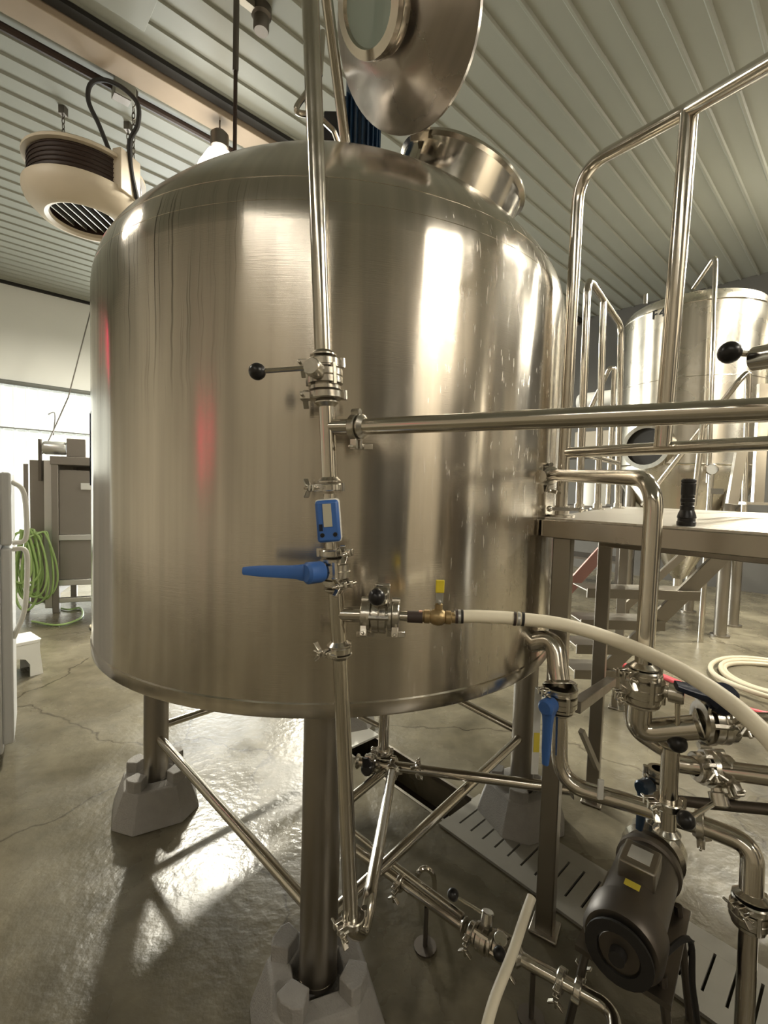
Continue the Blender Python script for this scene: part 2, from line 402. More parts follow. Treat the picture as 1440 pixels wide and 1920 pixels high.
# ------------------------------------------------------------------ lamps: white bell high-bays, each with its own light
def lamp(x, y, z, watts, label, rad=.24, glow=True):
    t = thing('high_bay_lamp', label, 'lamp', (x, y, z), 'high bay lamps')
    o = V((x, y, z))
    m = MB(); m.lathe(o, UP, [(.07, .36), (.075, .34), (.12, .30), (.20, .16), (rad+.02, 0), (rad+.012, 0), (.19, .158), (.11, .29), (.06, .33)], 28); m.build('reflector', 'lamp_glow' if glow else 'white_plastic', t)
    m = MB(); m.lathe(o, UP, [(0, .52), (.06, .52), (.09, .49), (.09, .36), (.05, .34), (0, .34)], 20); m.build('ballast', 'steel_dark', t)
    m = MB(); m.cyl(o+UP*.52, V((x, y, HC-.02)), .008, 8); m.build('hanger', 'steel_dark', t)
    m = MB(); m.lathe(o, UP, [(0, .05), (.05, .06), (.085, .14), (.06, .26), (.03, .33), (0, .33)], 16); m.build('bulb', 'lamp_glow', t)
    ld = bpy.data.lights.new('lamp_light', 'AREA'); ld.shape = 'DISK'; ld.size = rad*1.7; ld.energy = watts; ld.color = WARM
    lo = bpy.data.objects.new('lamp_light', ld); C.objects.link(lo); lo.parent = t; lo.location = (0, 0, .02)
    return t
def tube_light(x, y, z, dirv, L, label, es=14, w=.16):
    o = V((x, y, z)); d = V((dirv[0], dirv[1], 0)).normalized(); e = UP.cross(d)
    t = thing('tube_light', label, 'lamp', o, 'tube lights')
    MB().box(o+UP*.05, (w, L/2+.03, .03), (e, d, UP)).build('housing', 'white_plastic', t)
    mm = M['lamp_glow'].copy(); mm.node_tree.nodes['Principled BSDF'].inputs['Emission Strength'].default_value = es
    MB().box(o, (w-.02, L/2, .02), (e, d, UP)).build('diffuser', mm, t, bev=.008)
    MB().cyl(o+UP*.08, V((x, y, HC-.01)), .008, 8).build('hanger', 'steel_dark', t)
p = at(411, 346, 4.9); lamp(p.x, p.y, p.z, 25, 'glowing round high bay lamp just showing above the tank head')
lamp(-2.65, 7.1, 4.85, 500, 'high bay lamp hidden behind the big tank')
lamp(6.6, 2.9, 4.6, 200, 'high bay lamp over the aisle right of the deck')
lamp(5.05, 5.15, 4.7, 250, 'high bay lamp right of the far fermenter')
lamp(-1.45, 10.2, 4.6, 300, 'added high bay lamp hidden behind the big tank, brightening the upper wall')  # hidden lamp added to brighten the upper left wall
tube_light(4.6, -2.5, 5.2, (.62, .79), 2.4, 'long tube light under the ceiling behind the camera on the right', 85)
tube_light(5.2, 1.9, 5.25, (1, .1), 1.6, 'tube light pointing away over the aisle on the right', 60, .10)
tube_light(5.0, 4.5, 5.25, (.8, .6), 1.6, 'tube light over the walkway beyond the deck', 60, .10)
tube_light(-4.6, 2.3, 5.0, (1, -.2), 1.4, 'tube light pointing away on the left of the tank', 60, .10)
q_ = bp(-4.3, -2.3); tube_light(q_.x, q_.y, 5.2, D2[:2], 5.0, 'added tube light brightening the beige wall behind the camera', 12)  # unseen lamp added to light the wall mirrored in the tank

# ------------------------------------------------------------------ the big tank
ZB, ZS = .986, 2.31
tank = thing('brew_tank', 'huge brushed stainless steel tank on four round legs in the middle', 'tank', (TC.x, TC.y, 0))
m = MB(); m.lathe(TC, UP, [(.97, ZB+.036), (1.0, ZB+.042), (1.0, 1.4), (1.0, 1.9), (1.0, ZS)], 128); m.build('shell', 'steel_tank', tank)
rk, ph = .30, math.radians(38); Rc = (1-rk)/math.cos(ph)+rk; cz = ZS+rk*math.sin(ph)-Rc*math.sin(ph)
prof = [(1-rk+rk*math.cos(a*ph/14), ZS+rk*math.sin(a*ph/14)) for a in range(15)]
prof += [(Rc*math.cos(ph+(PI/2-ph)*k/24) if k < 24 else 0, cz+Rc*math.sin(ph+(PI/2-ph)*k/24)) for k in range(1, 25)]
m = MB(); m.lathe(TC, UP, prof, 128); m.build('dome_head', 'steel_tank', tank)
def head_z(r): return cz + math.sqrt(max(0, Rc*Rc-r*r))
for k_, w_ in ((.43, .0012), (.17, .0007)): MB().torus(TC+UP*(ZS+rk*math.sin(k_)), UP, 1-rk+rk*math.cos(k_), w_, 128, 6).build('weld_seam', 'steel_tank', tank)
m = MB(); m.lathe(TC, UP, [(.985, ZB), (1.001, ZB), (1.0035, ZB+.004), (1.0035, ZB+.040), (1.0, ZB+.044), (.96, ZB+.044), (.96, ZB+.02)], 128, close=True); m.build('skirt_ring', 'steel_tank', tank)
m = MB(); m.lathe(TC, UP, [(.985, ZB+.03), (.90, ZB-.03), (.5, ZB-.09), (0, ZB-.11)], 96); m.build('bottom_head', 'steel_dull', tank)
LEGS = [at(293, 1390, 2.23), at(601, 1600, 1.315), at(981, 1400, 2.23), V((TC.x, TC.y+.9, 0))]
for p in LEGS:
    m = MB(); m.cyl(V((p.x, p.y, .16)), V((p.x, p.y, ZB+.02)), .057, 24); m.lathe(V((p.x, p.y, .15)), UP, [(0, 0), (.058, 0), (.058, .012), (0, .012)], 20); m.build('leg', 'steel_dull', tank)
def brace(a, b, za, zb, r=.02):
    m = MB(); m.cyl(V((a.x, a.y, za)), V((b.x, b.y, zb)), r, 14); m.build('brace', 'steel_pipe', tank)
brace(LEGS[0], LEGS[1], .36, .33); brace(LEGS[2], LEGS[1], .42, .30); brace(LEGS[2], LEGS[3], .42, .55)
brace(LEGS[0], LEGS[3], .40, .40)
m = MB()                                                    # blue tape mark near the left edge of the shell
q0 = at(173, 832, 1.75) - TC; a0 = math.atan2(q0.y, q0.x)
for k in range(5):
    for z in (1.60, 1.87): m.v.append(TC + V((math.cos(a0+.05*k-.1)*1.003, math.sin(a0+.05*k-.1)*1.003, z)))
    if k: m.f.append((2*k-2, 2*k, 2*k+1, 2*k-1))
m.build('sticker', 'blue_tape', tank)
# manway collar with its open lid, hinge (lid is a part of the tank)
mc = at(868, 320, 2.06); mr = .27
mcx = V((mc.x, mc.y, 0)); rr = (mcx-TC).length; zt = head_z(rr)+.15
mtop = V((mc.x, mc.y, zt))
mout = (mcx-TC).normalized(); mtilt = (UP + mout*.42).normalized()
m = MB(); m.lathe(mtop, mtilt, [(mr-.012, -.36), (mr-.012, 0), (mr+.014, .006), (mr+.018, -.006), (mr+.003, -.016), (mr, -.36)], 48, close=True); m.build('manway_collar', 'steel_pipe', tank)
lc = at(757, 40, 1.62); ln = (V((-.62, -.62, -.48))).normalized(); lr = .285
m = MB(); m.lathe(lc, ln, [(lr, -.012), (lr+.012, -.006), (lr+.012, .008), (lr-.004, .016), (lr-.03, .022), (.20, .062), (.12, .088), (0, .098), (0, .085), (.12, .076), (.20, .05), (lr-.03, .008), (lr-.03, -.012)], 56); lid = m.build('manway_lid', 'steel_lid', tank)
r_ = ray(697, 12); gc = V((0, 0, EYE)) + r_*((lc + ln*.165 - V((0, 0, EYE))).dot(ln)/r_.dot(ln))
m = MB(); m.lathe(gc, ln, [(.088, -.12), (.088, -.045), (.118, -.045), (.121, -.03), (.118, -.012), (.112, -.010), (.112, -.004), (.124, .0), (.124, .022), (.098, .026), (.092, .012)], 36); m.build('sight_port', 'steel_pipe', lid)
m = MB(); m.lathe(gc, ln, [(0, .008), (.095, .008), (.095, .014), (0, .014)], 36); m.build('sight_glass', 'glass_sight', lid)
h0 = at(792, 180, 1.70); h1 = at(786, 262, 1.86)
m = MB(); m.bar(h0, h1, .036, .008, side=V((0, -1, 0))); m.bar(at(805, 215, 1.78), at(800, 245, 1.8), .008, .02); m.bar(at(775, 258, 1.86), at(812, 262, 1.9), .012, .012); m.build('lid_hinge', 'steel_pipe', tank, bev=.003)
# agitator motor on the head
mo = at(676, 262, 2.15); mo = V((mo.x, mo.y, head_z((V((mo.x, mo.y, 0))-TC).length)))
mt = thing('agitator_motor', 'blue finned electric motor standing on the tank head', 'motor', mo)
top = at(676, 160, mo.y).z
m = MB(); m.lathe(mo, UP, [(0, .0), (.11, 0), (.11, .05), (.07, .07), (.07, .12), (0, .12)], 24); m.build('gearbox', 'navy_plastic', mt)
m = MB(); m.lathe(mo+UP*.12, UP, [(0, 0), (.095, 0), (.095, .03), (.07, .035), (.07, top-mo.z-.06), (.07, top-mo.z-.06), (.06, top-mo.z-.05), (0, top-mo.z-.04)], 24); mb_ = m.build('motor_body', 'blue_paint', mt)
m = MB()
for k in range(22):
    a = 2*PI*k/22; d = V((math.cos(a), math.sin(a), 0)); c = mo+UP*(.155+(top-mo.z-.24)/2)+d*.078
    m.box(c, (.013, .0025, (top-mo.z-.24)/2), (d, V((-d.y, d.x, 0)), UP))
o = m.build('cooling_fins', 'blue_paint', mt); o['kind'] = 'stuff'
m = MB(); p = at(628, 248, mo.y-.05); m.box(p, (.045, .04, .06)); m.build('terminal_box', 'black_plastic', mt, bev=.006)
# lifting lug / bent vent tube
tube_ = lambda name, pts, r, mt_, label, cat, br=.06, n=16, grp=None: tag(MB().tube(bend(pts, br), r, n).build(name, mt_, loc=pts[0]), label, cat, grp)
tube_('vent_tube', [at(645, 300, 1.98), at(626, 245, 1.9), at(596, 216, 1.86), at(547, 212, 1.8), at(600, 140, 1.86), at(606, 60, 1.9)], .011, 'steel_pipe', 'thin bent tube sticking out left behind the riser above the tank', 'tube', .03, 10)
tube_('spray_pipe', [at(571, -330, 1.25), at(621, 60, 1.5), at(652, 300, 1.72)], .018, 'steel_pipe', 'slanting stainless pipe going into the tank head beside the blue motor', 'pipe')

# concrete pier blocks under the legs
def pier(p, label, ang, foot=None):
    t = thing('pier_block', label, 'block', (p.x, p.y, 0), None)
    m = MB(); b_, u_, h1_, h2_ = .190, .130, .165, .22
    o = V((p.x, p.y, 0)); X = V((math.cos(ang), math.sin(ang), 0)); Y = V((-X.y, X.x, 0))
    def oct_(r, c, z): return [o + X*x + Y*y + UP*z for x, y in ((-r, -r+c), (-r+c, -r), (r-c, -r), (r, -r+c), (r, r-c), (r-c, r), (-r+c, r), (-r, r-c))]
    rings = []
    for r_, c_, z_ in ((b_, .085, 0), (b_-.005, .085, .03), (u_+.012, .06, h1_-.006), (u_, .056, h1_), (u_-.055, .03, h1_), (u_-.06, .03, h1_-.045)):
        i = len(m.v); m.v += oct_(r_, c_, z_); rings.append(list(range(i, i+8)))
    for A, B in zip(rings, rings[1:]): m.skin(A, B)
    m.f.append(tuple(reversed(rings[0]))); m.f.append(tuple(rings[-1]))
    m.build('block_body', 'pier_concrete', t, bev=.004, ang=20)
    for k in range(4):                                      # four raised corner posts round the leg
        a = ang + PI/4 + k*PI/2
        d = V((math.cos(a), math.sin(a), 0)); e = V((-d.y, d.x, 0)); c = o + d*.122
        m = MB(); m.prism([(-.032, -.03), (.02, -.045), (.034, -.02), (.034, .02), (.02, .045), (-.032, .03)], c + UP*(h1_-.01), d, e, UP, .06); m.build('corner_post', 'pier_concrete', t, bev=.004, ang=20)
pier(LEGS[0], 'grey concrete pier block under the left tank leg', .5)
pier(LEGS[1], 'grey concrete pier block under the front tank leg, nearest the camera', .35)
pier(LEGS[2], 'shaded concrete pier block under the right tank leg by the drain cover', .4)
pier(LEGS[3], 'concrete pier block under the rear tank leg', .4)

# ------------------------------------------------------------------ pipe fittings
CL = 'tri clamps on the pipework'
def clamp(c, ax, label, r=.034, w=.011, side=V((-1, 0, 0)), wing=True):
    ax = ax.normalized(); side = (side - ax*side.dot(ax)).normalized(); e = ax.cross(side)
    t = thing('pipe_clamp', label, 'clamp', c)
    m = MB(); m.lathe(c, ax, [(r*.6, -w), (r*.93, -w), (r, -w*.7), (r, w*.7), (r*.93, w), (r*.6, w)], 28, close=True)
    m.build('clamp_ring', 'steel_cast', t)
    m = MB(); q = c - side*(r+.004); m.cyl(q-ax*w*1.1, q+ax*w*1.1, .008, 10); m.build('hinge_pin', 'steel_cast', t)
    m = MB()
    for s in (-1, 1): m.box(c + side*(r+.008) + e*(s*.009), (.013, .005, w*.95), (side, e, ax))
    m.build('lug', 'steel_cast', t, bev=.002)
    if wing:
        m = MB(); q = c + side*(r+.014)
        m.cyl(q-e*.03, q+e*.045, .004, 8); m.lathe(q+e*.018, e, [(0, 0), (.008, 0), (.007, .014), (0, .014)], 10)
        for s in (-1, 1): m.bar(q+e*.026+ax*(s*.004), q+e*.040+ax*(s*.022), .003, .007, side=side)
        m.build('wing_nut', 'steel_cast', t, bev=.0015)
    return t
def valve(c, ax, label, stem, hdir, hlen=.11, kn='ball', r=.04, hcol='black_plastic'):
    """butterfly valve: body round the pipe, stem to one side, lever with a ball knob or a flat grip"""
    ax = ax.normalized(); stem = stem.normalized(); hdir = hdir.normalized(); e = ax.cross(stem).normalized()
    t = thing('butterfly_valve', label, 'valve', c)
    m = MB(); m.lathe(c, ax, [(r*.55, -.030), (r*.95, -.030), (r*.95, -.022), (r*.72, -.020), (r*.72, -.017), (r*1.08, -.016), (r*1.08, -.002), (r*1.02, 0), (r*1.08, .002), (r*1.08, .016), (r*.72, .017), (r*.72, .020), (r*.95, .022), (r*.95, .030), (r*.55, .030)], 32, close=True)
    m.build('valve_body', 'steel_cast', t)
    for s in (-1, 1):
        m = MB(); q = c + e*(s*r*.82) + stem*(r*.55); m.lathe(q-ax*.024, ax, [(0, 0), (.007, 0), (.007, .048), (0, .048)], 6); m.build('bolt', 'steel_cast', t)
    hub = c + stem*(r+.018)
    m = MB(); m.lathe(c + stem*r*.8, stem, [(0, 0), (.013, 0), (.013, .016), (.0205, .018), (.0205, .044), (.018, .047), (0, .047)], 20); m.build('stem_hub', 'steel_cast', t)
    if kn == 'ball':
        m = MB(); tip = hub + stem*.008 + hdir*hlen; m.cyl(hub+stem*.008, tip, .0055, 10); h = m.build('handle', 'steel_pipe', t)
        m = MB(); m.ball(tip, .0195); m.build('knob', hcol, h)
    else:
        m = MB(); s0 = hub + stem*.004; wv = stem.cross(hdir).normalized()
        n_ = 9; secs = [(0, .022, .020), (.02, .021, .020), (.035, .018, .013), (.06, .016, .010), (hlen*.75, .014, .009), (hlen, .010, .008)]
        rg = []
        for d_, hw, hh in secs:
            i = len(m.v); q = s0 + hdir*d_
            for k in range(12):
                a = 2*PI*k/12; ca, sa = math.cos(a), math.sin(a)
                m.v.append(q + wv*(math.copysign(abs(ca)**.6, ca)*hw) + stem*(math.copysign(abs(sa)**.6, sa)*hh))
            rg.append(list(range(i, i+12)))
        for A, B in zip(rg, rg[1:]): m.skin(A, B)
        m.f.append(tuple(rg[0])); m.f.append(tuple(rg[-1])); m.lathe(s0-stem*.02, stem, [(0, 0), (.024, 0), (.026, .006), (.026, .040), (.02, .046), (0, .046)], 20)
        m.build('handle', hcol, t)
    return t
def spool(pts, r, label, br=.06, mt_='steel_pipe', branch=None, name='steel_pipe', n=20, ferr=True):
    """one length of pipe with flanged ends (ferrules); branch = (start, end, radius) makes it a tee"""
    t = thing(name, label, 'pipe', pts[0])
    P = bend(pts, br, 9); m = MB().tube(P, r, n); m.build('pipe', mt_, t)
    if branch:
        for a_, b_, r_ in branch: MB().cyl(a_, b_, r_, n).build('branch', mt_, t)
    if ferr:
        for a_, b_ in ((P[0], P[1]), (P[-1], P[-2])):
            d = (b_-a_).normalized(); m = MB(); m.lathe(a_, d, [(r*.5, 0), (r*1.55, 0), (r*1.55, .003), (r*1.05, .012), (r*.5, .012)], n, close=True); m.build('ferrule', 'steel_cast', t)
    return t

YR = 1.12
R1 = .0192
CAMD = V((0, -1, 0)); LEFT = V((-1, 0, 0)); RIGHT = V((1, 0, 0)); DOWN = -UP
pA0, pA1 = at(569, -360, YR), at(606, 668, YR)
ax = (pA1-pA0).normalized()
spool([pA0, pA1], .0205, 'tall upright steel riser pipe in front of the tank above the top valve')
clamp(at(607, 682, YR), ax, 'clamp right above the top valve of the riser', .040, .010)
valve(at(609, 708, YR), ax, 'steel butterfly valve on the riser with black ball knob pointing left', V((-.28, -.95, .1)), at(493, 705, YR-.06)-at(594, 698, YR-.06), .127)
clamp(at(611, 742, YR), ax, 'clamp right below the top valve of the riser', .040, .010)
q0, q1, qb = at(612, 754, YR), at(618, 904, YR), at(616, 801, YR)
h0, h1 = at(658, 800, YR), at(1475, 767, .70)
spool([q0, q1], R1, 'tee length of riser between the top valve and the blue meter', branch=[(qb, h0, R1)])
clamp(at(668, 801, YR-.005), h1-h0, 'clamp with a hanging wing nut at the left end of the horizontal pipe', .032, .010, side=V((.1, 0, -1)))
spool([at(678, 800, YR-.01), h1], R1, 'long horizontal steel pipe crossing in front of the tank and railing')
clamp(at(618, 914, YR), ax, 'clamp with bolt to the left just above the blue meter', .030, .009, side=V((-.8, -.6, 0)))
# flow meter
fm = at(617, 975, YR); f0 = thing('flow_meter', 'blue digital flow meter with small grey display on the riser', 'meter', fm)
fu = (at(614, 935, YR)-at(620, 1015, YR)).normalized(); fn = V((.06, -.99, 0)).normalized(); fr = fu.cross(fn).normalized(); fn = fr.cross(fu).normalized()
if fn.y > 0: fn = -fn
if fr.x < 0: fr = -fr
fc = fm + fn*.028
MB().box(fc-fn*.018, (.029, .052, .024), (fr, fu, fn)).build('housing', 'white_plastic', f0, bev=.008)
MB().box(fc+fn*.012, (.0275, .0495, .008), (fr, fu, fn)).build('face_plate', 'blue_plastic', f0, bev=.007)
MB().box(fc+fn*.020+fu*.014, (.010, .027, .0015), (fr, fu, fn)).build('display', 'lcd', f0)
for s in (-1, 1): MB().lathe(fc+fn*.019-fu*.032+fr*(s*.015), fn, [(0, 0), (.0055, 0), (.005, .003), (0, .003)], 14).build('button', 'black_plastic', f0)
MB().box(fc+fn*.020-fu*.014-fr*.017, (.004, .008, .001), (fr, fu, fn)).build('logo_plate', 'navy_plastic', f0)
spool([at(617, 926, YR), at(622, 1030, YR)], .015, 'short steel neck through the blue meter', ferr=False)
clamp(at(623, 1036, YR), ax, 'clamp between the blue meter and the blue lever valve', .030, .009, side=V((1, -.3, 0)))
valve(at(628, 1069, YR), ax, 'butterfly valve on the riser with long blue lever pointing left', V((-.75, -.65, 0)), at(477, 1073, YR-.06)-at(600, 1076, YR-.06), .165, 'flat', .036, 'blue_plastic')
clamp(at(629, 1092, YR), ax, 'clamp right below the blue lever valve', .030, .009, side=V((.7, -.7, 0)))
q0, q1, qb = at(630, 1102, YR), at(636, 1210, YR), at(633, 1151, YR); hb = at(676, 1152, YR)
spool([q0, q1], R1*1.02, 'lower tee of the riser beside the black knob valve', branch=[(qb, hb, R1)])
HX = (at(760, 1156, YR-.01)-hb).normalized()
clamp(at(684, 1152, YR), HX, 'clamp left of the black knob valve', .032, .009, side=V((0, -.4, -1)))
valve(at(712, 1154, YR), HX, 'butterfly valve on the side branch with round black knob facing the camera', V((0, -.45, .9)), V((-.12, -.9, .12)), .06, 'ball', .040)
vb = thing('valve_lock_bracket', 'small steel locking bracket standing on the black knob valve', 'bracket', at(716, 1118, YR))
MB().box(at(718, 1099, YR-.015), (.018, .010, .006)).box(at(728, 1118, YR-.01), (.004, .004, .026)).box(at(705, 1110, YR+.005), (.004, .004, .02)).build('bracket_frame', 'steel_cast', vb, bev=.002)
clamp(at(742, 1154, YR-.005), HX, 'clamp right of the black knob valve', .032, .009, side=V((.2, -.3, -1)))
spool([at(750, 1155, YR-.006), at(767, 1156, YR-.008)], .0125, 'short ferrule tube joining clamp and dark rubber coupling', ferr=False)
tag(MB().lathe(at(764, 1156, YR-.008), HX, [(0, 0), (.0145, 0), (.0145, .037), (0, .037)], 20).build('rubber_coupling', 'rubber_brown', loc=at(764, 1156, YR-.008)), 'dark brown coupling sleeve left of the brass valve', 'coupling')
bv = at(822, 1157, YR-.012); t = thing('ball_valve', 'brass ball valve with upright yellow lever before the cream hose', 'valve', bv)
MB().lathe(bv-HX*.04, HX, [(0, 0), (.014, 0), (.014, .004), (.0165, .006), (.0165, .018), (.014, .02), (.019, .028), (.021, .038), (.019, .050), (.014, .056), (.0165, .058), (.0165, .07), (.013, .072), (.013, .08), (0, .08)], 20).build('brass_body', 'brass', t)
MB().lathe(bv-HX*.048, HX, [(.009, 0), (.0145, 0), (.0145, .008), (.009, .008)], 18, close=True).build('copper_ring', 'copper', t)
MB().lathe(bv+UP*.012, UP, [(0, 0), (.010, 0), (.009, .02), (.006, .022), (.006, .03), (0, .03)], 14).build('stem', 'brass', t)
lv = MB().bar(bv+UP*.038-CAMD*-.004, bv+UP*.045+CAMD*.006, .012, .003).bar(bv+UP*.036+CAMD*.006, bv+UP*.072+CAMD*.010, .009, .0015, side=CAMD).build('lever', 'zinc', t, bev=.001)
MB().bar(bv+UP*.062+CAMD*.010, bv+UP*.094+CAMD*.012, .0105, .003, side=CAMD).build('grip_sleeve', 'yellow_vinyl', lv, bev=.002)
# cream hose
hp = [at(852, 1156, YR-.012), at(900, 1156, YR-.02), at(970, 1160, YR-.03), at(1060, 1172, YR-.05), at(1160, 1203, YR-.09), at(1260, 1248, YR-.19), at(1350, 1303, YR-.28), at(1430, 1372, YR-.35), at(1510, 1470, YR-.41)]
hose = thing('cream_hose', 'thick cream rubber hose arching from the brass valve to the right edge', 'hose', hp[0])
SP = spline(hp, 8); MB().tube(SP, [.0135 if i < 1 else .0155 for i in range(len(SP))], 18).build('hose_tube', 'hose_cream', hose)
for a_, b_, c_ in ((856, 1156, 'rubber_brown'), (861, 1156, 'zinc'), (866, 1156, 'rubber_black'), (965, 1160, 'rubber_brown'), (972, 1160, 'zinc'), (980, 1161, 'rubber_black')):
    d = HX if a_ < 900 else (hp[3]-hp[2]).normalized(); o = at(a_, b_, YR-.012-(a_-852)*.00016)
    MB().lathe(o-d*.003, d, [(.012, 0), (.0168, 0), (.0168, .006), (.012, .006)], 20, close=True).build('hose_clamp', c_, hose)
# lower riser, U bend, pipe back to the tank outlet
clamp(at(637, 1217, YR), ax, 'clamp below the lower tee of the riser', .030, .009, side=V((-.6, -.8, 0)))
lr0 = at(638, 1226, YR)
MF = at(737, 1436, 1.98)
spool([lr0, at(659, 1742, 1.09), at(680, 1752, 1.13), at(692, 1690, 1.16), at(708, 1600, 1.35), MF + (at(692, 1690, 1.16)-MF).normalized()*.05], R1, 'lower riser pipe with U bend running back under the tank', br=.05)
clamp(at(662, 1722, 1.095), UP, 'clamp at the foot of the riser above the U bend', .030, .009, side=V((-.8, -.6, 0)))
# bottom manifold under the tank
DX = (at(1060, 1478, 1.75)-MF).normalized()
spool([V((MF.x-.045, MF.y+.03, ZB-.12)), V((MF.x-.045, MF.y+.03, MF.z+.04))], .024, 'short vertical drain pipe below the tank bottom')
spool([MF-DX*.17, at(1075, 1481, 1.74)], .021, 'horizontal drain pipe under the tank running to the right', mt_='steel_pipe')
clamp(MF+DX*.005, DX, 'clamp on the drain tee under the tank', .036, .010, side=DOWN)
clamp(at(786, 1446, 1.95), DX, 'clamp with upright wing nut on the drain pipe under the tank', .030, .009, side=V((0, -.2, 1)))
clamp(V((MF.x-.045, MF.y+.03, MF.z+.05)), UP, 'clamp on the vertical drain pipe below the tank bottom', .034, .010)
valve(MF-DX*.10, DX, 'drain valve under the tank with black wheel grip', V((-.3, -1, .2)), V((-.2, -.3, 1)), .06, 'flat', .038, 'black_plastic')
spool([MF-DX*.03+DOWN*.02, at(640, 1512, 1.75)], .019, 'angled pipe under the tank going left behind the front leg', ferr=False)
spool([at(672, 1342, 2.05), at(716, 1364, 2.05)], .012, 'thin sensor tube sticking out left under the tank bottom', ferr=False)

# ------------------------------------------------------------------ trench cover, floor pipes
gt = thing('drain_grate', 'slotted metal drain cover lying over the trench beside the tank leg', 'grate', bp(1.85, .6, 0))
b = 1.36; k = 0; BE = .15
GW = .118
while b > BE:                                              # bars of the cover with open slots between
    MB().box(bp((TR0+TR1)/2, b-.033, .006), (GW+.012, .0285, .006), (D1, D2, UP)).build('grate_bar', 'grate_metal', gt); b -= .066
m = MB()
for a_ in (TR0+.002, TR1-.002): m.box(bp(a_, (1.36+b)/2, .006), (.038, (1.36-b)/2, .0062), (D1, D2, UP))
m.build('grate_rim', 'grate_metal', gt)
cvr = MB().box(bp((TR0+TR1)/2, 2.24, .006), (.15, .10, .006), (D1, D2, UP)).build('trench_plate', 'white_plastic', loc=bp(1.85, 2.24)); tag(cvr, 'pale cover plate on the trench behind the drain valve', 'plate')

ZP = .17
fp0, fp1, fp2 = atz(600, 1545, ZP), atz(878, 1742, ZP), atz(1000, 1812, ZP)
FD = (fp2-fp0).normalized()
spool([fp0, atz(872, 1738, ZP)], R1, 'low steel pipe on the floor from behind the front leg to the black knob valve')
spool([fp0+V((.02, .06, .02)), atz(735, 1618, ZP+.03), atz(868, 1718, ZP+.05)], .011, 'thin steel pipe running beside the low floor pipe', ferr=False)
clamp(atz(752, 1655, ZP), FD, 'clamp on the low floor pipe below the diagonal brace', .030, .009, side=V((-.3, -1, 0)))
clamp(atz(885, 1748, ZP), FD, 'clamp left of the floor pipe valve', .032, .009, side=V((-.3, -1, 0)))
valve(atz(908, 1760, ZP), FD, 'floor pipe valve with black knob on a rod pointing back left', V((.2, .3, 1)), at(855, 1672, 1.5)-at(920, 1712, 1.45), .12, 'ball', .038)
valve(atz(940, 1776, ZP), FD, 'floor pipe valve with black knob pointing at the camera beside the cream hose end', V((-.2, -.5, .9)), V((-.3, -.9, .1)), .05, 'ball', .038)
clamp(atz(965, 1790, ZP), FD, 'clamp right of the floor pipe valves', .032, .009, side=V((-.3, -1, 0)))
spool([atz(972, 1794, ZP), atz(1150, 1893, ZP), atz(1158, 1990, ZP)], R1, 'low steel pipe on the floor leading to the pump at lower right', br=.05)
clamp(atz(1052, 1838, ZP), FD, 'clamp on the low floor pipe in front of the deck post', .032, .010, side=V((-.3, -1, 0)))
clamp(atz(1085, 1856, ZP), FD, 'second clamp on the low floor pipe near the pump', .032, .010, side=V((.3, 1, 0)))
t = thing('eye_bolt_bracket', 'small curved steel hook standing behind the low floor pipe', 'bracket', atz(800, 1655, 0))
MB().tube(spline([atz(783, 1668, .02), atz(783, 1640, .13), atz(797, 1628, .16), atz(812, 1640, .13), atz(815, 1670, .02)], 6), .010, 10).build('hook', 'steel_pipe', t)
for k_, (x_, y_) in enumerate(((600, 1545), (800, 1690), (1000, 1812))):
    p_ = atz(x_, y_, ZP); s_ = thing('pipe_stand', ['pipe stand behind the front leg', 'pipe stand under the middle of the low floor pipe', 'pipe stand under the low floor pipe beside the cream hose'][k_], 'stand', (p_.x, p_.y, 0))
    MB().cyl(V((p_.x, p_.y, .006)), V((p_.x, p_.y, ZP-R1)), .008, 10).lathe(V((p_.x, p_.y, 0)), UP, [(0, 0), (.04, 0), (.04, .006), (0, .006)], 16).build('stand_post', 'steel_dark', s_)
hp = [at(997, 1682, 1.40), at(985, 1715, 1.36), at(960, 1790, 1.26), at(925, 1880, 1.16), at(905, 1960, 1.09), at(890, 2040, 1.03)]
tag(MB().tube(spline(hp, 6), .0145, 16).build('cream_hose', 'hose_cream', loc=hp[0]), 'cream hose end hanging down to the floor at bottom centre right', 'hose')

# ------------------------------------------------------------------ pipes on the right
def shell_pt(px, py):
    r_ = ray(px, py); o_ = V((0, 0, EYE)); d = V((r_.x, r_.y)); c_ = V((TC.x, TC.y))
    A = d.dot(d); B = -2*d.dot(c_); Cc = c_.dot(c_)-1; D = max(0, B*B-4*A*Cc); return o_ + r_*((-B-math.sqrt(D))/(2*A))
n0 = shell_pt(1012, 893)
e1 = at(1036, 891, 1.60)
spool([n0-(e1-n0).normalized()*.0, at(1022, 893, 1.64)], .022, 'short stub nozzle on the right side of the tank', ferr=False)
clamp(at(1026, 892, 1.63), (at(1200, 898, 1.03)-at(1030, 892, 1.62)), 'clamp joining the tank side nozzle to the bent overflow pipe', .036, .011, side=V((-.2, -.6, -1)))
el = [at(1034, 891, 1.61), at(1229, 897, 1.03), at(1207, 1252, 1.02)]
spool(el, .0195, 'bent steel pipe from the tank side over and down in front of the deck', br=.085)
EY = 1.02
clamp(at(1206, 1262, EY), UP, 'clamp at the bottom of the bent overflow pipe', .038, .011, side=V((-1, -.2, 0)))
valve(at(1204, 1285, EY), UP, 'butterfly valve under the bent overflow pipe with rod and black knob hanging down', V((.8, -.6, 0)), at(1250, 1400, .98)-at(1250, 1310, .98), .11, 'ball', .042)
clamp(at(1203, 1306, EY), UP, 'clamp below the valve of the bent overflow pipe', .038, .011, side=V((-1, .2, 0)))
spool([at(1202, 1312, EY), at(1196, 1372, 1.03), at(1318, 1362, .97)], .0255, 'fat steel elbow turning right below the overflow valve', br=.09)
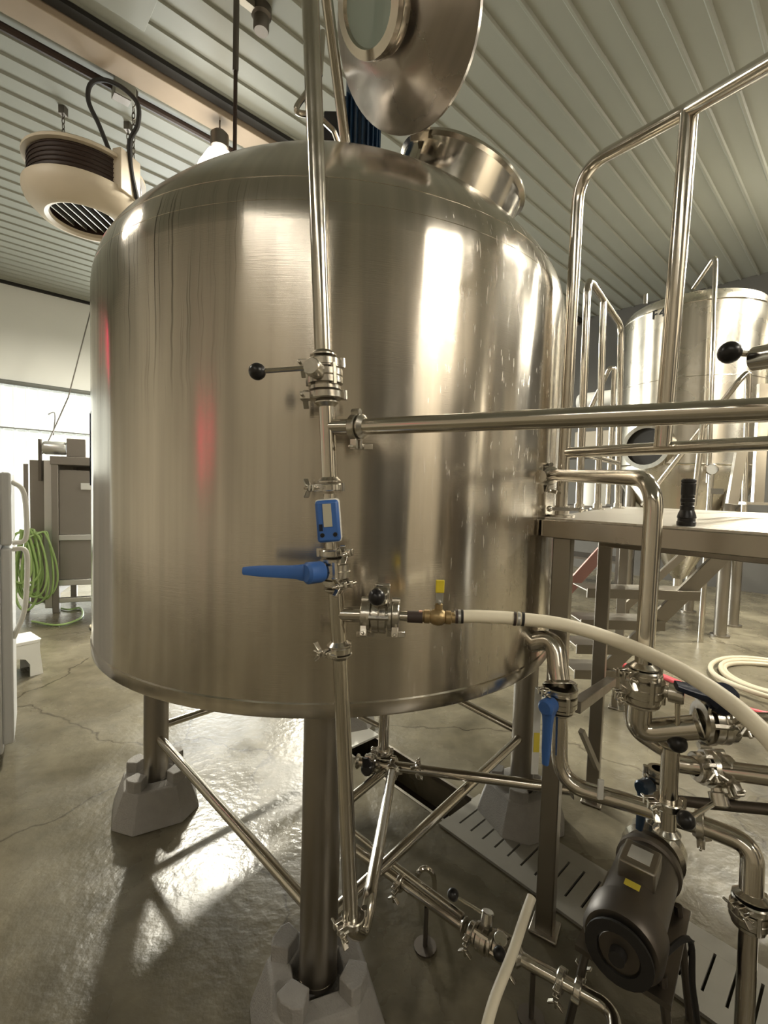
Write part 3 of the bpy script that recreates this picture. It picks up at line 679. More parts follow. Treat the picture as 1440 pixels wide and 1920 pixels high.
spool([at(1180, 1318, 1.10), at(1186, 1368, 1.10), at(1240, 1404, 1.08), at(1262, 1412, 1.08)], .016, 'outer curved steel pipe sweeping down behind the fat elbow', br=.08, ferr=False)
clamp(at(1322, 1362, .965), RIGHT, 'clamp right of the fat elbow', .038, .011, side=UP)
valve(at(1340, 1352, .955), V((1, -.1, 0)), 'butterfly valve right of the fat elbow with dark navy lever', V((-.1, -.4, 1)), at(1270, 1278, .95)-at(1345, 1300, .95), .10, 'flat', .042, 'navy_plastic')
clamp(at(1360, 1356, .945), RIGHT, 'clamp right of the navy lever valve', .038, .011, side=V((0, -1, 1)))
spool([at(1366, 1357, .94), at(1490, 1362, .86)], .024, 'steel pipe leaving the right edge beside the navy lever valve', ferr=False)
spool([at(1258, 1392, 1.06), at(1250, 1560, 1.06)], R1, 'vertical steel pipe standing over the pump valve')
clamp(at(1252, 1505, 1.06), UP, 'clamp on the vertical pipe over the pump', .032, .010, side=V((-1, 0, 0)))
spool([at(1262, 1430, 1.10), at(1300, 1436, 1.08), at(1490, 1462, .95)], .021, 'lower horizontal steel pipe at the right edge', ferr=False)
clamp(at(1310, 1438, 1.07), RIGHT, 'clamp on the lower horizontal pipe at the right', .034, .010, side=V((0, -1, 1)))
valve(at(1336, 1441, 1.06), RIGHT, 'steel valve on the lower horizontal pipe at the right', V((0, -.5, -1)), V((-.8, -.2, -.3)), .10, 'ball', .038)
clamp(at(1362, 1444, 1.04), RIGHT, 'second clamp on the lower horizontal pipe at the right', .034, .010, side=V((0, -1, -1)))
spool([at(1255, 1500, 1.10), at(1490, 1522, .95)], .012, 'thin dark rail pipe crossing at the right edge', mt_='steel_dark', ferr=False)
# tank bottom side outlet
c0 = shell_pt(1000, 1215); oc = [c0 + V((-.03, .03, 0)), at(1040, 1195, 1.56), at(1050, 1282, 1.50)]
spool(oc, .034, 'large steel outlet elbow low on the right side of the tank', br=.13)
clamp(at(1050, 1293, 1.50), UP, 'clamp under the large outlet elbow', .056, .012, side=V((-1, -.3, 0)))
valve(at(1050, 1312, 1.49), UP, 'outlet valve below the large elbow with blue lever hanging down', V((-.75, -.65, 0)), V((-.02, -.03, -1)), .19, 'flat', .05, 'blue_plastic')
oc = [at(1050, 1334, 1.48), at(1048, 1468, 1.47), at(1180, 1505, 1.34), at(1330, 1552, 1.22), at(1412, 1585, 1.15), at(1408, 1682, 1.13)]
spool(oc, .026, 'long curved steel pipe from the outlet valve down to the lower right', br=.14)
tg = at(1126, 1482, 1.36); tag(MB().box(at(1126, 1480, 1.36), (.008, .004, .030)).build('cable_tie', 'label_white', loc=tg), 'white tag strapped round the long curved pipe', 'tag')
clamp(at(1313, 1547, 1.235), at(1330, 1552, 1.22)-at(1180, 1505, 1.34), 'clamp on the long curved pipe before its downward bend', .038, .010, side=DOWN)
clamp(at(1408, 1692, 1.13), UP, 'clamp under the downward bend of the long curved pipe', .042, .011, side=V((-1, -.3, 0)))
valve(at(1405, 1712, 1.13), UP, 'steel valve at the lower right edge below the long curved pipe', V((.7, -.7, 0)), V((1, 0, .1)), .09, 'ball', .04)
spool([at(1404, 1735, 1.13), at(1392, 1990, 1.10)], .021, 'vertical steel pipe at the lower right corner')
# hose pair of labels behind the blue lever
lp = at(1003, 1395, 1.60); t = thing('instruction_label', 'narrow white and yellow label strip behind the hanging blue lever', 'label', lp)
MB().box(at(1006, 1370, 1.60), (.012, .002, .16)).build('strip', 'label_white', t); MB().box(at(1006, 1392, 1.597), (.010, .002, .035)).build('yellow_patch', 'label_yellow', t)

# ------------------------------------------------------------------ pump at lower right
pc = at(1190, 1720, 1.32); t = thing('transfer_pump', 'dark stainless transfer pump with big round motor at the lower right', 'pump', (pc.x, pc.y, 0))
pa0, pa1 = at(1160, 1800, 1.17), at(1228, 1605, 1.55); pax = (pa1-pa0).normalized()
pz = .40; pa0.z = pz; pa1.z = pz; pax = (pa1-pa0).normalized(); Lm = (pa1-pa0).length
MB().lathe(pa0, pax, [(0, -.005), (.05, -.005), (.055, .01), (.092, .014), (.102, .03), (.102, .10), (.094, .108), (.088, .112), (.088, Lm*.72), (.096, Lm*.73), (.096, Lm*.78), (.06, Lm*.82), (.06, Lm*.86), (0, Lm*.86)], 36).build('motor_shell', 'steel_dark', t)
MB().lathe(pa0-pax*.03, pax, [(0, 0), (.02, 0), (.022, .03), (0, .03)], 14).lathe(pa0, pax, [(.055, -.012), (.085, -.012), (.085, -.004), (.055, -.004)], 24, close=True).build('fan_hub', 'rubber_black', t)
MB().lathe(pa0+pax*Lm*.86, pax, [(0, 0), (.085, 0), (.098, .015), (.098, .055), (.08, .07), (.03, .08), (.03, .12), (0, .12)], 32).build('volute', 'steel_cast', t)
MB().box(pa0+pax*Lm*.45+UP*.10, (.05, .055, .03), (pax.cross(UP).normalized(), pax, UP)).build('terminal_box', 'steel_dull', t, bev=.006)
MB().box(pa0+pax*Lm*.45+UP*.1315, (.03, .03, .001), (pax.cross(UP).normalized(), pax, UP)).build('name_plate', 'label_white', t)
MB().box(pa0+pax*Lm*.25+UP*.1035, (.02, .012, .001), (pax.cross(UP).normalized(), pax, UP)).build('warning_label', 'label_yellow', t)
sd = pax.cross(UP).normalized()
for d_ in (.15, .7):
    for s in (-1, 1):
        q = pa0+pax*Lm*d_+sd*(s*.09); MB().tube([V((q.x, q.y, 0))+sd*(s*.05), V((q.x, q.y, pz-.06))], .012, 10).build('leg', 'steel_dark', t)
MB().box(pa0+pax*Lm*.42+UP*-.095, (.12, Lm*.36, .008), (sd, pax, UP)).build('base_plate', 'steel_dark', t)
vv = pa0+pax*(Lm*.86+.04)
spool([vv+UP*.10, V((vv.x, vv.y, .60))], .02, 'short upright steel pipe on top of the pump', ferr=True)
valve(V((vv.x, vv.y, .64)), UP, 'pump discharge valve with dark blue lever hanging toward the left', V((-.9, -.4, 0)), V((-.15, -.1, -1)), .14, 'flat', .042, 'blue_paint')
clamp(V((vv.x, vv.y, .60)), UP, 'clamp under the pump discharge valve', .036, .010, side=V((1, -.4, 0)))
clamp(V((vv.x, vv.y, .68)), UP, 'clamp above the pump discharge valve', .036, .010, side=V((1, -.4, 0)))
pts = [pa0+sd*.06+UP*-.02, at(1290, 1760, 1.22), at(1300, 1860, 1.2), atz(1330, 1990, .02), atz(1420, 2010, .02)]
tag(MB().tube(spline(pts, 6), .008, 8).build('electric_cable', 'rubber_black', loc=pts[0]), 'black electric cable drooping from the pump to the floor', 'cable')

# ------------------------------------------------------------------ brewer's deck
ZD = 1.535
A = at(1021, 976, 1.59); A = V((A.x, A.y, 0)); E1 = V((.54, .84, 0)).normalized(); E2 = V((.70, -.714, 0)).normalized()
L1, L2 = 2.3, 1.75
dk = thing('deck_platform', 'raised stainless work platform on square legs right of the tank', 'platform', A)
n1, n2 = 3, 2
for i in range(n1):
    P = [A+E1*(L1*i/n1+.002), A+E1*(L1*(i+1)/n1-.002)]
    m = MB(); m.prism([(0, 0), (1, 0), (1, 1), (0, 1)], V((0, 0, ZD-.006)), V((1, 0, 0)), V((0, 1, 0)), UP, .006)
    m.v = []
    for z in (ZD-.006, ZD):
        for q in (P[0], P[0]+E2*L2, P[1]+E2*L2, P[1]): m.v.append(V((q.x, q.y, z)))
    m.build('deck_sheet', 'deck_plate', dk)
ZU = V((0, 0, ZD))
def beam(a_, b_, z, hw, hh, nm='edge_beam', mm='steel_beam'): MB().bar(V((a_.x, a_.y, z)), V((b_.x, b_.y, z)), hh, hw, side=UP.cross(b_-a_)).build(nm, mm, dk, bev=.003)
beam(A-E2*.0, A+E2*L2, ZD-.036, .012, .030); beam(A, A+E1*L1, ZD-.036, .012, .030)
beam(A+E1*L1, A+E1*L1+E2*L2, ZD-.036, .012, .030)
for k in (1, 2): beam(A+E1*L1*k/3+E2*.02, A+E1*L1*k/3+E2*L2, ZD-.05, .02, .04, 'joist', 'steel_dull')
beam(A+E1*.55+E2*.12, A+E1*.5+E2*L2, ZD-.10, .025, .035, 'joist', 'steel_dull')
def post(p_, hw, nm='post', rot=E1, z0=0, mm='steel_dull'):
    MB().box(V((p_.x, p_.y, (z0+ZD-.07)/2)), (hw, hw, (ZD-.07-z0)/2), (rot, UP.cross(rot), UP)).box(V((p_.x, p_.y, .006)), (hw*1.6, hw*1.6, .006), (rot, UP.cross(rot), UP)).build(nm, mm, dk, bev=.004)
PF = at(1052, 1120, 1.63); post(PF, .031)
PG = at(1126, 1200, 2.35); post(PG, .031)
post(A+E2*(L2-.06)+E1*.06, .031)
PH = A+E1*(L1-.06)+E2*.06; post(PH, .03)
MB().bar(at(1146, 1278, 2.3), at(1078, 1325, 1.75), .022, .022).build('cross_brace', 'steel_dull', dk, bev=.003)
MB().bar(at(1090, 1370, 2.2), at(1120, 1440, 2.3), .012, .012).build('cross_brace', 'steel_dull', dk)
# unseen second tank, added on the right to keep light off the pump
t2 = V((2.75, .15, 0)); t = thing('brew_tank', 'added second steel tank right of the camera, unseen, shading the pump corner', 'tank', t2)
MB().lathe(t2, UP, [(0, .72), (.5, .75), (.80, .82), (.80, 2.35), (.74, 2.45), (.4, 2.58), (0, 2.62)], 72).build('shell', 'steel_dull', t)
for s in (-.5, .5):
    for s2 in (-.5, .5): MB().cyl(t2+V((s, s2, 0)), t2+V((s, s2, .85)), .05, 14).build('leg', 'steel_dull', t)
# front railing
FR = thing('deck_railing', 'tall stainless pipe railing along the front edge of the deck', 'railing', (A.x+.08, A.y, ZD))
rr_ = .0205
ra = at(1052, 945, 1.66); rb = at(1088, 318, 1.66)
ra.z = ZD+.0; ra2 = V((ra.x, ra.y, rb.z))
rb = V((at(1086, 318, 1.66).x, 1.66, rb.z))
e0 = at(1462, 107, .99)
MB().tube(bend([V((at(1053, 940, 1.66).x, 1.66, ZD+.012)), rb, at(1293, 205, 1.295), e0], .10, 9), rr_, 18).build('top_rail', 'steel_pipe', FR)
pm0, pm1 = at(1062, 849, 1.655), at(1470, 830, 1.10)
MB().tube([pm0, pm1], .0185, 16).build('mid_rail', 'steel_pipe', FR)
MB().tube([at(1293, 208, 1.295), at(1242, 838, 1.32)], .0225, 18).build('post', 'steel_pipe', FR)
fo = V((at(1053, 960, 1.66).x, 1.66, ZD))
MB().lathe(fo, UP, [(0, 0), (.045, 0), (.045, .008), (.026, .010), (.026, .04), (0, .04)], 24).build('foot_flange', 'steel_cast', FR)
MB().bar(fo+UP*.03+V((-.05, -.03, 0)), fo+UP*.03+V((.05, -.03, 0)), .006, .006).ball(fo+UP*.03+V((-.055, -.03, 0)), .011, 10, 6).ball(fo+UP*.03+V((.055, -.03, 0)), .011, 10, 6).build('wing_nut', 'steel_cast', FR)
# side railing (far side of the deck opening)
SR = thing('deck_railing', 'smaller pipe railing with three posts on the deck edge behind the tank', 'railing', at(1120, 950, 2.5))
tops = [at(1102, 520, 2.36), at(1166, 580, 2.95)]
b0, b1 = V((at(1086, 948, 2.36).x, 2.36, ZD)), V((at(1158, 950, 2.95).x, 2.95, ZD))
tops[1].z = tops[0].z - .02
MB().tube(bend([b0, tops[0], tops[1], b1], .08, 8), .0185, 16).build('top_rail', 'steel_pipe', SR)
for k in (.42,):
    q = tops[0].lerp(tops[1], k); q2 = b0.lerp(b1, k); MB().cyl(q2, q, .018, 14).build('post', 'steel_pipe', SR)
MB().cyl(b0.lerp(tops[0], .25), b1.lerp(tops[1], .25), .015, 14).build('mid_rail', 'steel_pipe', SR)
for k in (0, .42, 1):
    q = b0.lerp(b1, k); MB().lathe(q, UP, [(0, 0), (.042, 0), (.042, .008), (.024, .01), (.024, .035), (0, .035)], 18).build('foot_flange', 'steel_cast', SR)
# stair behind the deck
ST = thing('deck_stair', 'metal stair with open treads going down behind the deck', 'stair', at(1200, 1240, 2.75))
YS = 2.9
for px0, py0, px1, py1 in ((1372, 1025, 1130, 1262),):
    MB().bar(at(px0, py0, YS+.05), at(px1, py1, YS+.02), .012, .05).build('stringer', 'steel_dull', ST, bev=.003)
MB().bar(at(1146, 1015, YS+.7), at(1060, 1110, YS+.7), .012, .045).build('stringer', 'pink_reflection', ST, bev=.003)
MB().bar(at(1280, 1040, YS+.75), at(1160, 1150, YS+.75), .012, .03).build('stringer', 'steel_dull', ST, bev=.003)
for k, (xl, xr, yy) in enumerate(((1100, 1312, 1098), (1088, 1246, 1156), (1080, 1192, 1203), (1076, 1150, 1250))):
    l_, r_ = at(xl, yy, YS), at(xr, yy, YS); r_.z = l_.z
    MB().box((l_+r_)/2+UP*-.03+V((0, .10, 0)), ((r_-l_).length/2, .11, .004)).box((l_+r_)/2+UP*-.045+V((0, -.01, 0)), ((r_-l_).length/2, .006, .030)).build('tread', 'steel_dull', ST, bev=.002)
HRL = thing('stair_handrail', 'slanting pipe handrail of the stair beyond the deck', 'railing', at(1320, 900, 3.0))
MB().tube(bend([at(1395, 960, 3.0), at(1404, 695, 3.0), at(1385, 715, 3.0), at(1240, 900, 3.3), at(1205, 948, 3.4)], .06, 6), .018, 14).build('hand_rail', 'steel_pipe', HRL)
MB().cyl(at(1318, 790, 3.1), at(1300, 948, 3.1), .017, 12).build('post', 'steel_pipe', HRL)
HRS = thing('stair_handrail', 'short slanting handrail tube seen between the three-post railing', 'railing', at(1130, 720, 3.6))
MB().tube(bend([at(1105, 770, 3.7), at(1143, 690, 3.6), at(1152, 690, 3.6), at(1140, 945, 3.6)], .05, 6), .018, 14).build('hand_rail', 'steel_pipe', HRS)
BR = thing('deck_railing', 'flat bar railing posts at the far right end of the deck', 'railing', at(1410, 945, 2.1))
for a_, b_ in (((1432, 720), (1420, 945)), ((1392, 830), (1372, 945))):
    MB().bar(at(*a_, 2.1), at(*b_, 2.1), .024, .008, side=CAMD).build('post', 'steel_pipe', BR)
MB().box(at(1415, 944, 2.1), (.06, .03, .006)).build('foot_flange', 'steel_cast', BR)
# torch standing on the deck
fb = at(1287, 976, 1.36); fb = V((fb.x, fb.y, ZD)); t = thing('flashlight', 'black flashlight standing upright on the deck edge', 'flashlight', fb)
MB().lathe(fb, UP, [(0, 0), (.0235, 0), (.025, .003), (.025, .012), (.023, .014), (.023, .022), (.025, .024), (.023, .034), (.0185, .046), (0, .046)], 24).build('head', 'black_plastic', t)
MB().lathe(fb+UP*.046, UP, [(0, 0), (.0185, 0), (.0185, .012), (.017, .014), (.017, .022), (.0185, .024), (.0185, .034), (.017, .036), (.017, .044), (.0185, .046), (.0185, .075), (0, .075)], 24).build('barrel', 'black_plastic', t)
MB().lathe(fb+UP*.121, UP, [(0, 0), (.019, 0), (.019, .004), (.017, .006), (.019, .008), (.019, .014), (.016, .018), (0, .018)], 24).build('tail_cap', 'rubber_black', t)
# valve handle poking in at the right edge
pe0, pe1 = at(1478, 662, .62), at(1416, 673, .66)
t = thing('hand_valve', 'black ball knob on a thin rod at the right edge above the rail', 'valve', pe1)
MB().cyl(pe0, pe1, .017, 18).build('hub', 'steel_pipe', t); kt = at(1368, 661, .66); MB().cyl(pe1+UP*.006, kt, .0045, 10).build('rod', 'steel_pipe', t); MB().ball(kt, .0152).build('knob', 'black_plastic', t)

# ------------------------------------------------------------------ fermenter beyond the deck
fc_ = at(1281, 925, 6.0); FC = V((fc_.x, fc_.y, 0)); FRd = .80; FZ = 3.84
t = thing('fermenter_tank', 'tall shiny fermenter tank with legs behind the deck at right', 'tank', FC)
MB().lathe(FC, UP, [(FRd, 2.0), (FRd, 3.0), (FRd, FZ)], 72).build('shell', 'steel_fermenter', t)
pr = [(FRd-.14+.14*math.cos(a*.09), FZ+.14*math.sin(a*.09)) for a in range(11)]; z9 = pr[-1][1]; r9 = pr[-1][0]
pr += [(r9*math.cos(k*PI/20), z9+.11*math.sin(k*PI/20)) for k in range(1, 10)] + [(0, z9+.11)]
MB().lathe(FC, UP, pr, 72).build('dome_head', 'steel_fermenter', t)
MB().lathe(FC, UP, [(FRd, 2.0), (FRd+.004, 1.98), (.80, 1.9), (.12, .62), (.06, .55), (.06, .45), (0, .45)], 64).build('cone', 'steel_fermenter', t)
MB().torus(FC+UP*FZ, UP, FRd, .008, 72, 6).build('weld_seam', 'steel_pipe', t)
for z_, w_ in ((3.0, .004), (2.0, .012)): MB().torus(FC+UP*z_, UP, FRd, w_, 72, 6).build('weld_seam', 'steel_pipe', t)
tc_ = V((-FC.x, -FC.y, 0)).normalized(); tr = V((-tc_.y, tc_.x, 0))
for s, w_ in ((-.8, .5), (.62, .7), (.2, -.85), (.85, -.2)):
    q = FC + tr*(s*.72) + tc_*(w_*.72); MB().cyl(V((q.x, q.y, 0)), V((q.x, q.y, 2.05)), .065, 18).lathe(V((q.x, q.y, 0)), UP, [(0, 0), (.10, 0), (.10, .02), (0, .02)], 18).build('leg', 'steel_dull', t)
def on_f(px, py, off=0):
    r_ = ray(px, py); d = V((r_.x, r_.y)); c_ = V((FC.x, FC.y)); rad = FRd+off
    A_ = d.dot(d); B_ = -2*d.dot(c_); C_ = c_.dot(c_)-rad*rad; D_ = max(0, B_*B_-4*A_*C_); return V((0, 0, EYE)) + r_*((-B_-math.sqrt(D_))/(2*A_))
mw = on_f(1217, 838); mn = (mw-FC); mn.z = 0; mn.normalize(); mx_, my_ = UP.cross(mn), UP
def oval(c, n_, a_, b_, d0, d1, nm, mm, par, hole=0):
    m = MB(); X, Y = UP.cross(n_), UP; N_ = 32; rg = []
    for d, sc_ in ((d0, 1), (d1, 1), (d1, hole or .0001), (d0 if hole else d1-.001, hole or .0001)):
        i = len(m.v)
        for k in range(N_):
            tt = 2*PI*k/N_; m.v.append(c + X*(a_*sc_*math.cos(tt)) + Y*(b_*sc_*math.sin(tt)) + n_*d)
        rg.append(list(range(i, i+N_)))
    for A_, B_ in zip(rg, rg[1:]): m.skin(A_, B_)
    return m.build(nm, mm, par)
col = oval(mw, mn, .30, .27, -.05, .08, 'manway_collar', 'steel_pipe', t, hole=.82)
oval(mw, mn, .245, .22, -.05, .035, 'manway_opening', 'dark_gap', t)
tx = bpy.data.curves.new('tank_number', 'FONT'); tx.body = 'F4'; tx.size = .15; tx.extrude = .001; tx.align_x = 'CENTER'; tx.space_character = 1.2
to = bpy.data.objects.new('tank_number', tx); C.objects.link(to); tx.materials.append(M['ink'])
tp = on_f(1234, 596, .006); tn = (tp-FC); tn.z = 0; tn.normalize(); txx = UP.cross(tn)
to.matrix_world = Matrix(((txx.x, 0, tn.x, tp.x-FC.x), (txx.y, 0, tn.y, tp.y-FC.y), (0, 1, 0, tp.z), (0, 0, 0, 1))); to.parent = t
bpy.context.view_layer.update(); me_ = bpy.data.meshes.new_from_object(to); tm = bpy.data.objects.new('tank_number', me_); C.objects.link(tm); tm.parent = t; tm.matrix_local = to.matrix_local.copy(); bpy.data.objects.remove(to); tm.name = 'tank_number'
p0 = on_f(1341, 480, .1); p1 = on_f(1328, 905, .1)
MB().tube(bend([at(1300, 540, p0.y+.4), at(1342, 478, p0.y), p1], .05), .025, 12).build('sight_tube', 'steel_pipe', t)
MB().cyl(on_f(1210, 570, -.25)+UP*.0, on_f(1210, 570, -.25)+UP*.12, .03, 12).build('top_fitting', 'steel_pipe', t)
g0 = on_f(1334, 880, .16); gn = V((-.3, -1, 0)).normalized()
gg = thing('pressure_gauge', 'small round pressure gauge on a pipe in front of the fermenter', 'gauge', V((g0.x, g0.y, 0)))
MB().lathe(g0, gn, [(0, -.02), (.06, -.02), (.065, 0), (.065, .02), (.056, .022)], 24).build('gauge_case', 'steel_pipe', gg); MB().lathe(g0, gn, [(0, .016), (.056, .016), (.056, .018), (0, .018)], 24).build('gauge_dial', 'label_white', gg)
MB().tube([g0+UP*-.06, g0+UP*-.30, V((g0.x, g0.y, 0))], .03, 12).box(g0+UP*-.24+V((.06, 0, 0)), (.07, .03, .03)).build('gauge_stem', 'steel_cast', gg)
# second tank further right, mostly in shadow
f2 = V((6.5, 5.6, 0)); t = thing('fermenter_tank', 'dark second fermenter partly cut by the right edge', 'tank', f2)
MB().lathe(f2, UP, [(0, 4.3), (.5, 4.2), (.8, 4.0), (.84, 3.9), (.84, 2.0), (.1, .6), (0, .6)], 56).build('shell', 'steel_fermenter', t)
for s in (-.6, .6):
    for s2 in (-.5, .5): MB().cyl(f2+V((s, s2, 0)), f2+V((s, s2, 2.0)), .06, 14).build('leg', 'steel_dull', t)
# shelf clutter against the far right wall, seen between tank and railing
sp_ = at(1118, 640, 8.3); sx = V((sp_.x, sp_.y, 0)); t = thing('storage_rack', 'dark storage rack against the far wall behind the railing', 'rack', sx)
for z in (.5, 1.4, 2.3, 3.1): MB().box(sx+UP*z, (.7, .35, .02), (D2, D1, UP)).build('rack_shelf', 'steel_dark', t)
for s in (-1, 1):
    for s2 in (-1, 1): MB().box(sx+D2*(s*.68)+D1*(s2*.33)+UP*1.65, (.025, .025, 1.65), (D2, D1, UP)).build('rack_post', 'steel_dark', t)
for k, (z, mm, lb, w_) in enumerate(((3.12, 'white_plastic', 'pale bundle on the top shelf of the far rack', .3), (2.32, 'wall_beige', 'beige carton on the second shelf of the far rack', .28), (1.42, 'white_plastic', 'white tub on the lower shelf of the far rack', .25))):
    c_ = sx+UP*z+D2*(-.1); m = MB()
    if k == 0: m.lathe(c_+UP*.16-D2*.35, D2, [(0, 0), (.14, 0), (.16, .03), (.16, .67), (.14, .7), (0, .7)], 20)
    elif k == 1: m.box(c_+UP*.2, (.3, .22, .2), (D2, D1, UP))
    else: m.lathe(c_, UP, [(0, 0), (.2, 0), (.24, .4), (.26, .42), (.24, .44), (0, .44)], 24)
    tag(m.build(['bundle', 'carton', 'tub'][k], mm, loc=c_, bev=.01 if k == 1 else 0), lb, ['bundle', 'box', 'tub'][k])

# hoses lying on the floor at right
cc = atz(1420, 1282, 0); pts = []
for k in range(64):
    a = 2*PI*k/20; r_ = .40+.05*math.sin(k*.37)+.075*(k//20); pts.append(cc + V((r_*1.1*math.cos(a)+.25, r_*math.sin(a), .022+.012*(k//20)+.006*math.sin(k))))
pts.append(cc+V((1.3, -.3, .03)))
tag(MB().tube(spline(pts, 3), .021, 12).build('coiled_hose', 'hose_beige', loc=cc), 'thick beige hose lying in a coil on the floor at right', 'hose')
pts = [atz(1160, 1245, .02), atz(1225, 1262, .02), atz(1300, 1292, .02), atz(1380, 1325, .02), atz(1480, 1350, .02)]
tag(MB().tube(spline(pts, 6), .024, 12).build('red_hose', 'hose_red', loc=pts[0]), 'pink red hose lying straight on the floor at right', 'hose')

# ------------------------------------------------------------------ left side: freezer, stool, cabinet with hoses
fz = atz(-60, 1428, 0); cor = atz(4, 1432, 0); t = thing('freezer', 'white upright refrigerator cut by the left edge', 'refrigerator', cor)
FXd = V((-.80, -.60, 0)).normalized(); FYd = V((-.60, .80, 0)).normalized()      # width axis away to the left, depth axis
o = cor; Wf, Df, Hf = .75, .42, 1.66
def fbox(x0, x1, y0, y1, z0, z1, nm, mm, par, bv=.012): return MB().box(o + FXd*((x0+x1)/2) + FYd*((y0+y1)/2) + UP*((z0+z1)/2), (abs(x1-x0)/2, abs(y1-y0)/2, (z1-z0)/2), (FXd, FYd, UP)).build(nm, mm, par, bev=bv)
fbox(-.006, Wf, -.0, Df, .05, Hf, 'cabinet_body', 'appliance', t)
d1_ = fbox(-.055, -.005, .0, Df, 1.24, Hf-.01, 'upper_door', 'appliance', t); d2_ = fbox(-.055, -.005, .0, Df, .10, 1.225, 'lower_door', 'appliance', t)
fbox(.03, Wf, .03, Df-.03, 0, .05, 'kick_base', 'rubber_black', t, 0)
hq = lambda y_, z_, out: o - FXd*(.055+out) + FYd*y_ + UP*z_
MB().tube(spline([hq(.05, 1.60, 0), hq(.05, 1.55, .05), hq(.05, 1.42, .065), hq(.05, 1.27, .06), hq(.05, 1.25, .0)], 5), .014, 10).build('handle', 'white_plastic', d1_)
MB().tube(spline([hq(.05, 1.215, 0), hq(.05, 1.20, .06), hq(.05, 1.05, .065), hq(.05, .85, .05), hq(.05, .70, 0)], 5), .014, 10).build('handle', 'white_plastic', d2_)
ss = atz(24, 1280, 0) + V((-.12, .12, 0)); t = thing('step_stool', 'white plastic step stool with arched opening beside the refrigerator', 'stool', ss)
sX, sY = V((.6, .8, 0)), V((.8, -.6, 0))
MB().prism([(-.16, .27), (.16, .27), (.18, .30), (-.18, .30)], ss-sY*.14, sX, UP, sY, .28).build('stool_top', 'white_plastic', t, bev=.006)
arch = [(-.19, 0), (-.10, 0), (-.10, .10), (-.07, .15), (0, .17), (.07, .15), (.10, .10), (.10, 0), (.19, 0), (.16, .285), (-.16, .285)]
for s in (-.13, .12): MB().prism(arch, ss+sY*s, sX, UP, sY, .012).build('stool_side', 'white_plastic', t)
for s in (-.175, .163): MB().box(ss+sX*s+UP*.14, (.006, .13, .14), (sX, sY, UP)).build('stool_side', 'white_plastic', t)

# steel frame cabinet (plate chiller) at depth about 5.8
kb = atz(98, 1150, 0); kY = kb.y
t = thing('steel_cabinet', 'grey steel framed machine cabinet against the bright wall at left', 'cabinet', kb)
kX = V((.93, .36, 0)).normalized(); kYd = V((-.36, .93, 0)).normalized()
kH = at(100, 855, kY).z
def kbox(x0, x1, y0, y1, z0, z1, nm, mm, bv=.006, par=None): return MB().box(kb + kX*((x0+x1)/2) + kYd*((y0+y1)/2) + UP*((z0+z1)/2), ((x1-x0)/2, (y1-y0)/2, (z1-z0)/2), (kX, kYd, UP)).build(nm, mm, par or t, bev=bv)
for x in (-.0, 1.25):
    for y in (0, .8): kbox(x, x+.07, y, y+.07, 0, kH, 'corner_post', 'cabinet_steel')
kbox(-.01, 1.33, -.01, .88, kH-.10, kH, 'top_frame', 'cabinet_steel')
kbox(.07, 1.25, .03, .05, .95, kH-.16, 'front_panel', 'cabinet_steel'); kbox(.07, 1.25, .03, .05, .40, .88, 'front_panel', 'cabinet_steel')
kbox(.07, 1.25, .0, .06, .88, .95, 'cross_rail', 'zinc'); kbox(.07, 1.25, .0, .06, .33, .40, 'cross_rail', 'zinc'); kbox(.07, 1.25, .0, .06, .12, .18, 'cross_rail', 'zinc')
kbox(.02, .04, .07, .80, .2, kH-.1, 'side_panel', 'cabinet_steel'); kbox(.06, 1.25, .84, .86, .2, kH-.1, 'back_panel', 'cabinet_steel')
kbox(-.32, -.27, .15, .20, 0, kH-.1, 'corner_post', 'cabinet_steel'); kbox(-.26, -.09, .16, .19, .1, kH-.05, 'side_bay', 'cabinet_steel'); kbox(-.09, -.01, .06, .16, .05, kH-.05, 'bay_post', 'zinc')
kbox(.30, .62, .0, .028, 1.50, 1.58, 'warning_plate', 'label_white', .004)
for z in (.98, 1.5): kbox(-.16, .0, .2, .24, z, z+.03, 'side_bracket', 'cabinet_steel', .003)
mb2 = thing('motor_box', 'small grey motor and control box on top of the steel cabinet', 'motor', kb+UP*kH)
MB().lathe(kb+kX*-.10+kYd*.1+UP*(kH+.10), kX, [(0, 0), (.07, .0), (.08, .02), (.08, .22), (.07, .24), (0, .24)], 20).build('motor_body', 'zinc', mb2); MB().box(kb+kX*.25+kYd*.1+UP*(kH+.11), (.10, .08, .11), (kX, kYd, UP)).build('control_box', 'cabinet_steel', mb2, bev=.008)
MB().cyl(kb+kX*-.14+kYd*.12+UP*(kH-.3), kb+kX*-.14+kYd*.12+UP*(kH+.20), .02, 10).build('side_rod', 'steel_dark', mb2)
kfl = MB().lathe(kb+kX*.8+kYd*.4+UP*kH, UP, [(0, 0), (.34, 0), (.33, .03), (.24, .07), (0, .09)], 28).build('dark_lid', 'rubber_black', loc=kb+kX*.8+kYd*.4+UP*kH); tag(kfl, 'low dark domed lid lying on the steel cabinet', 'lid')
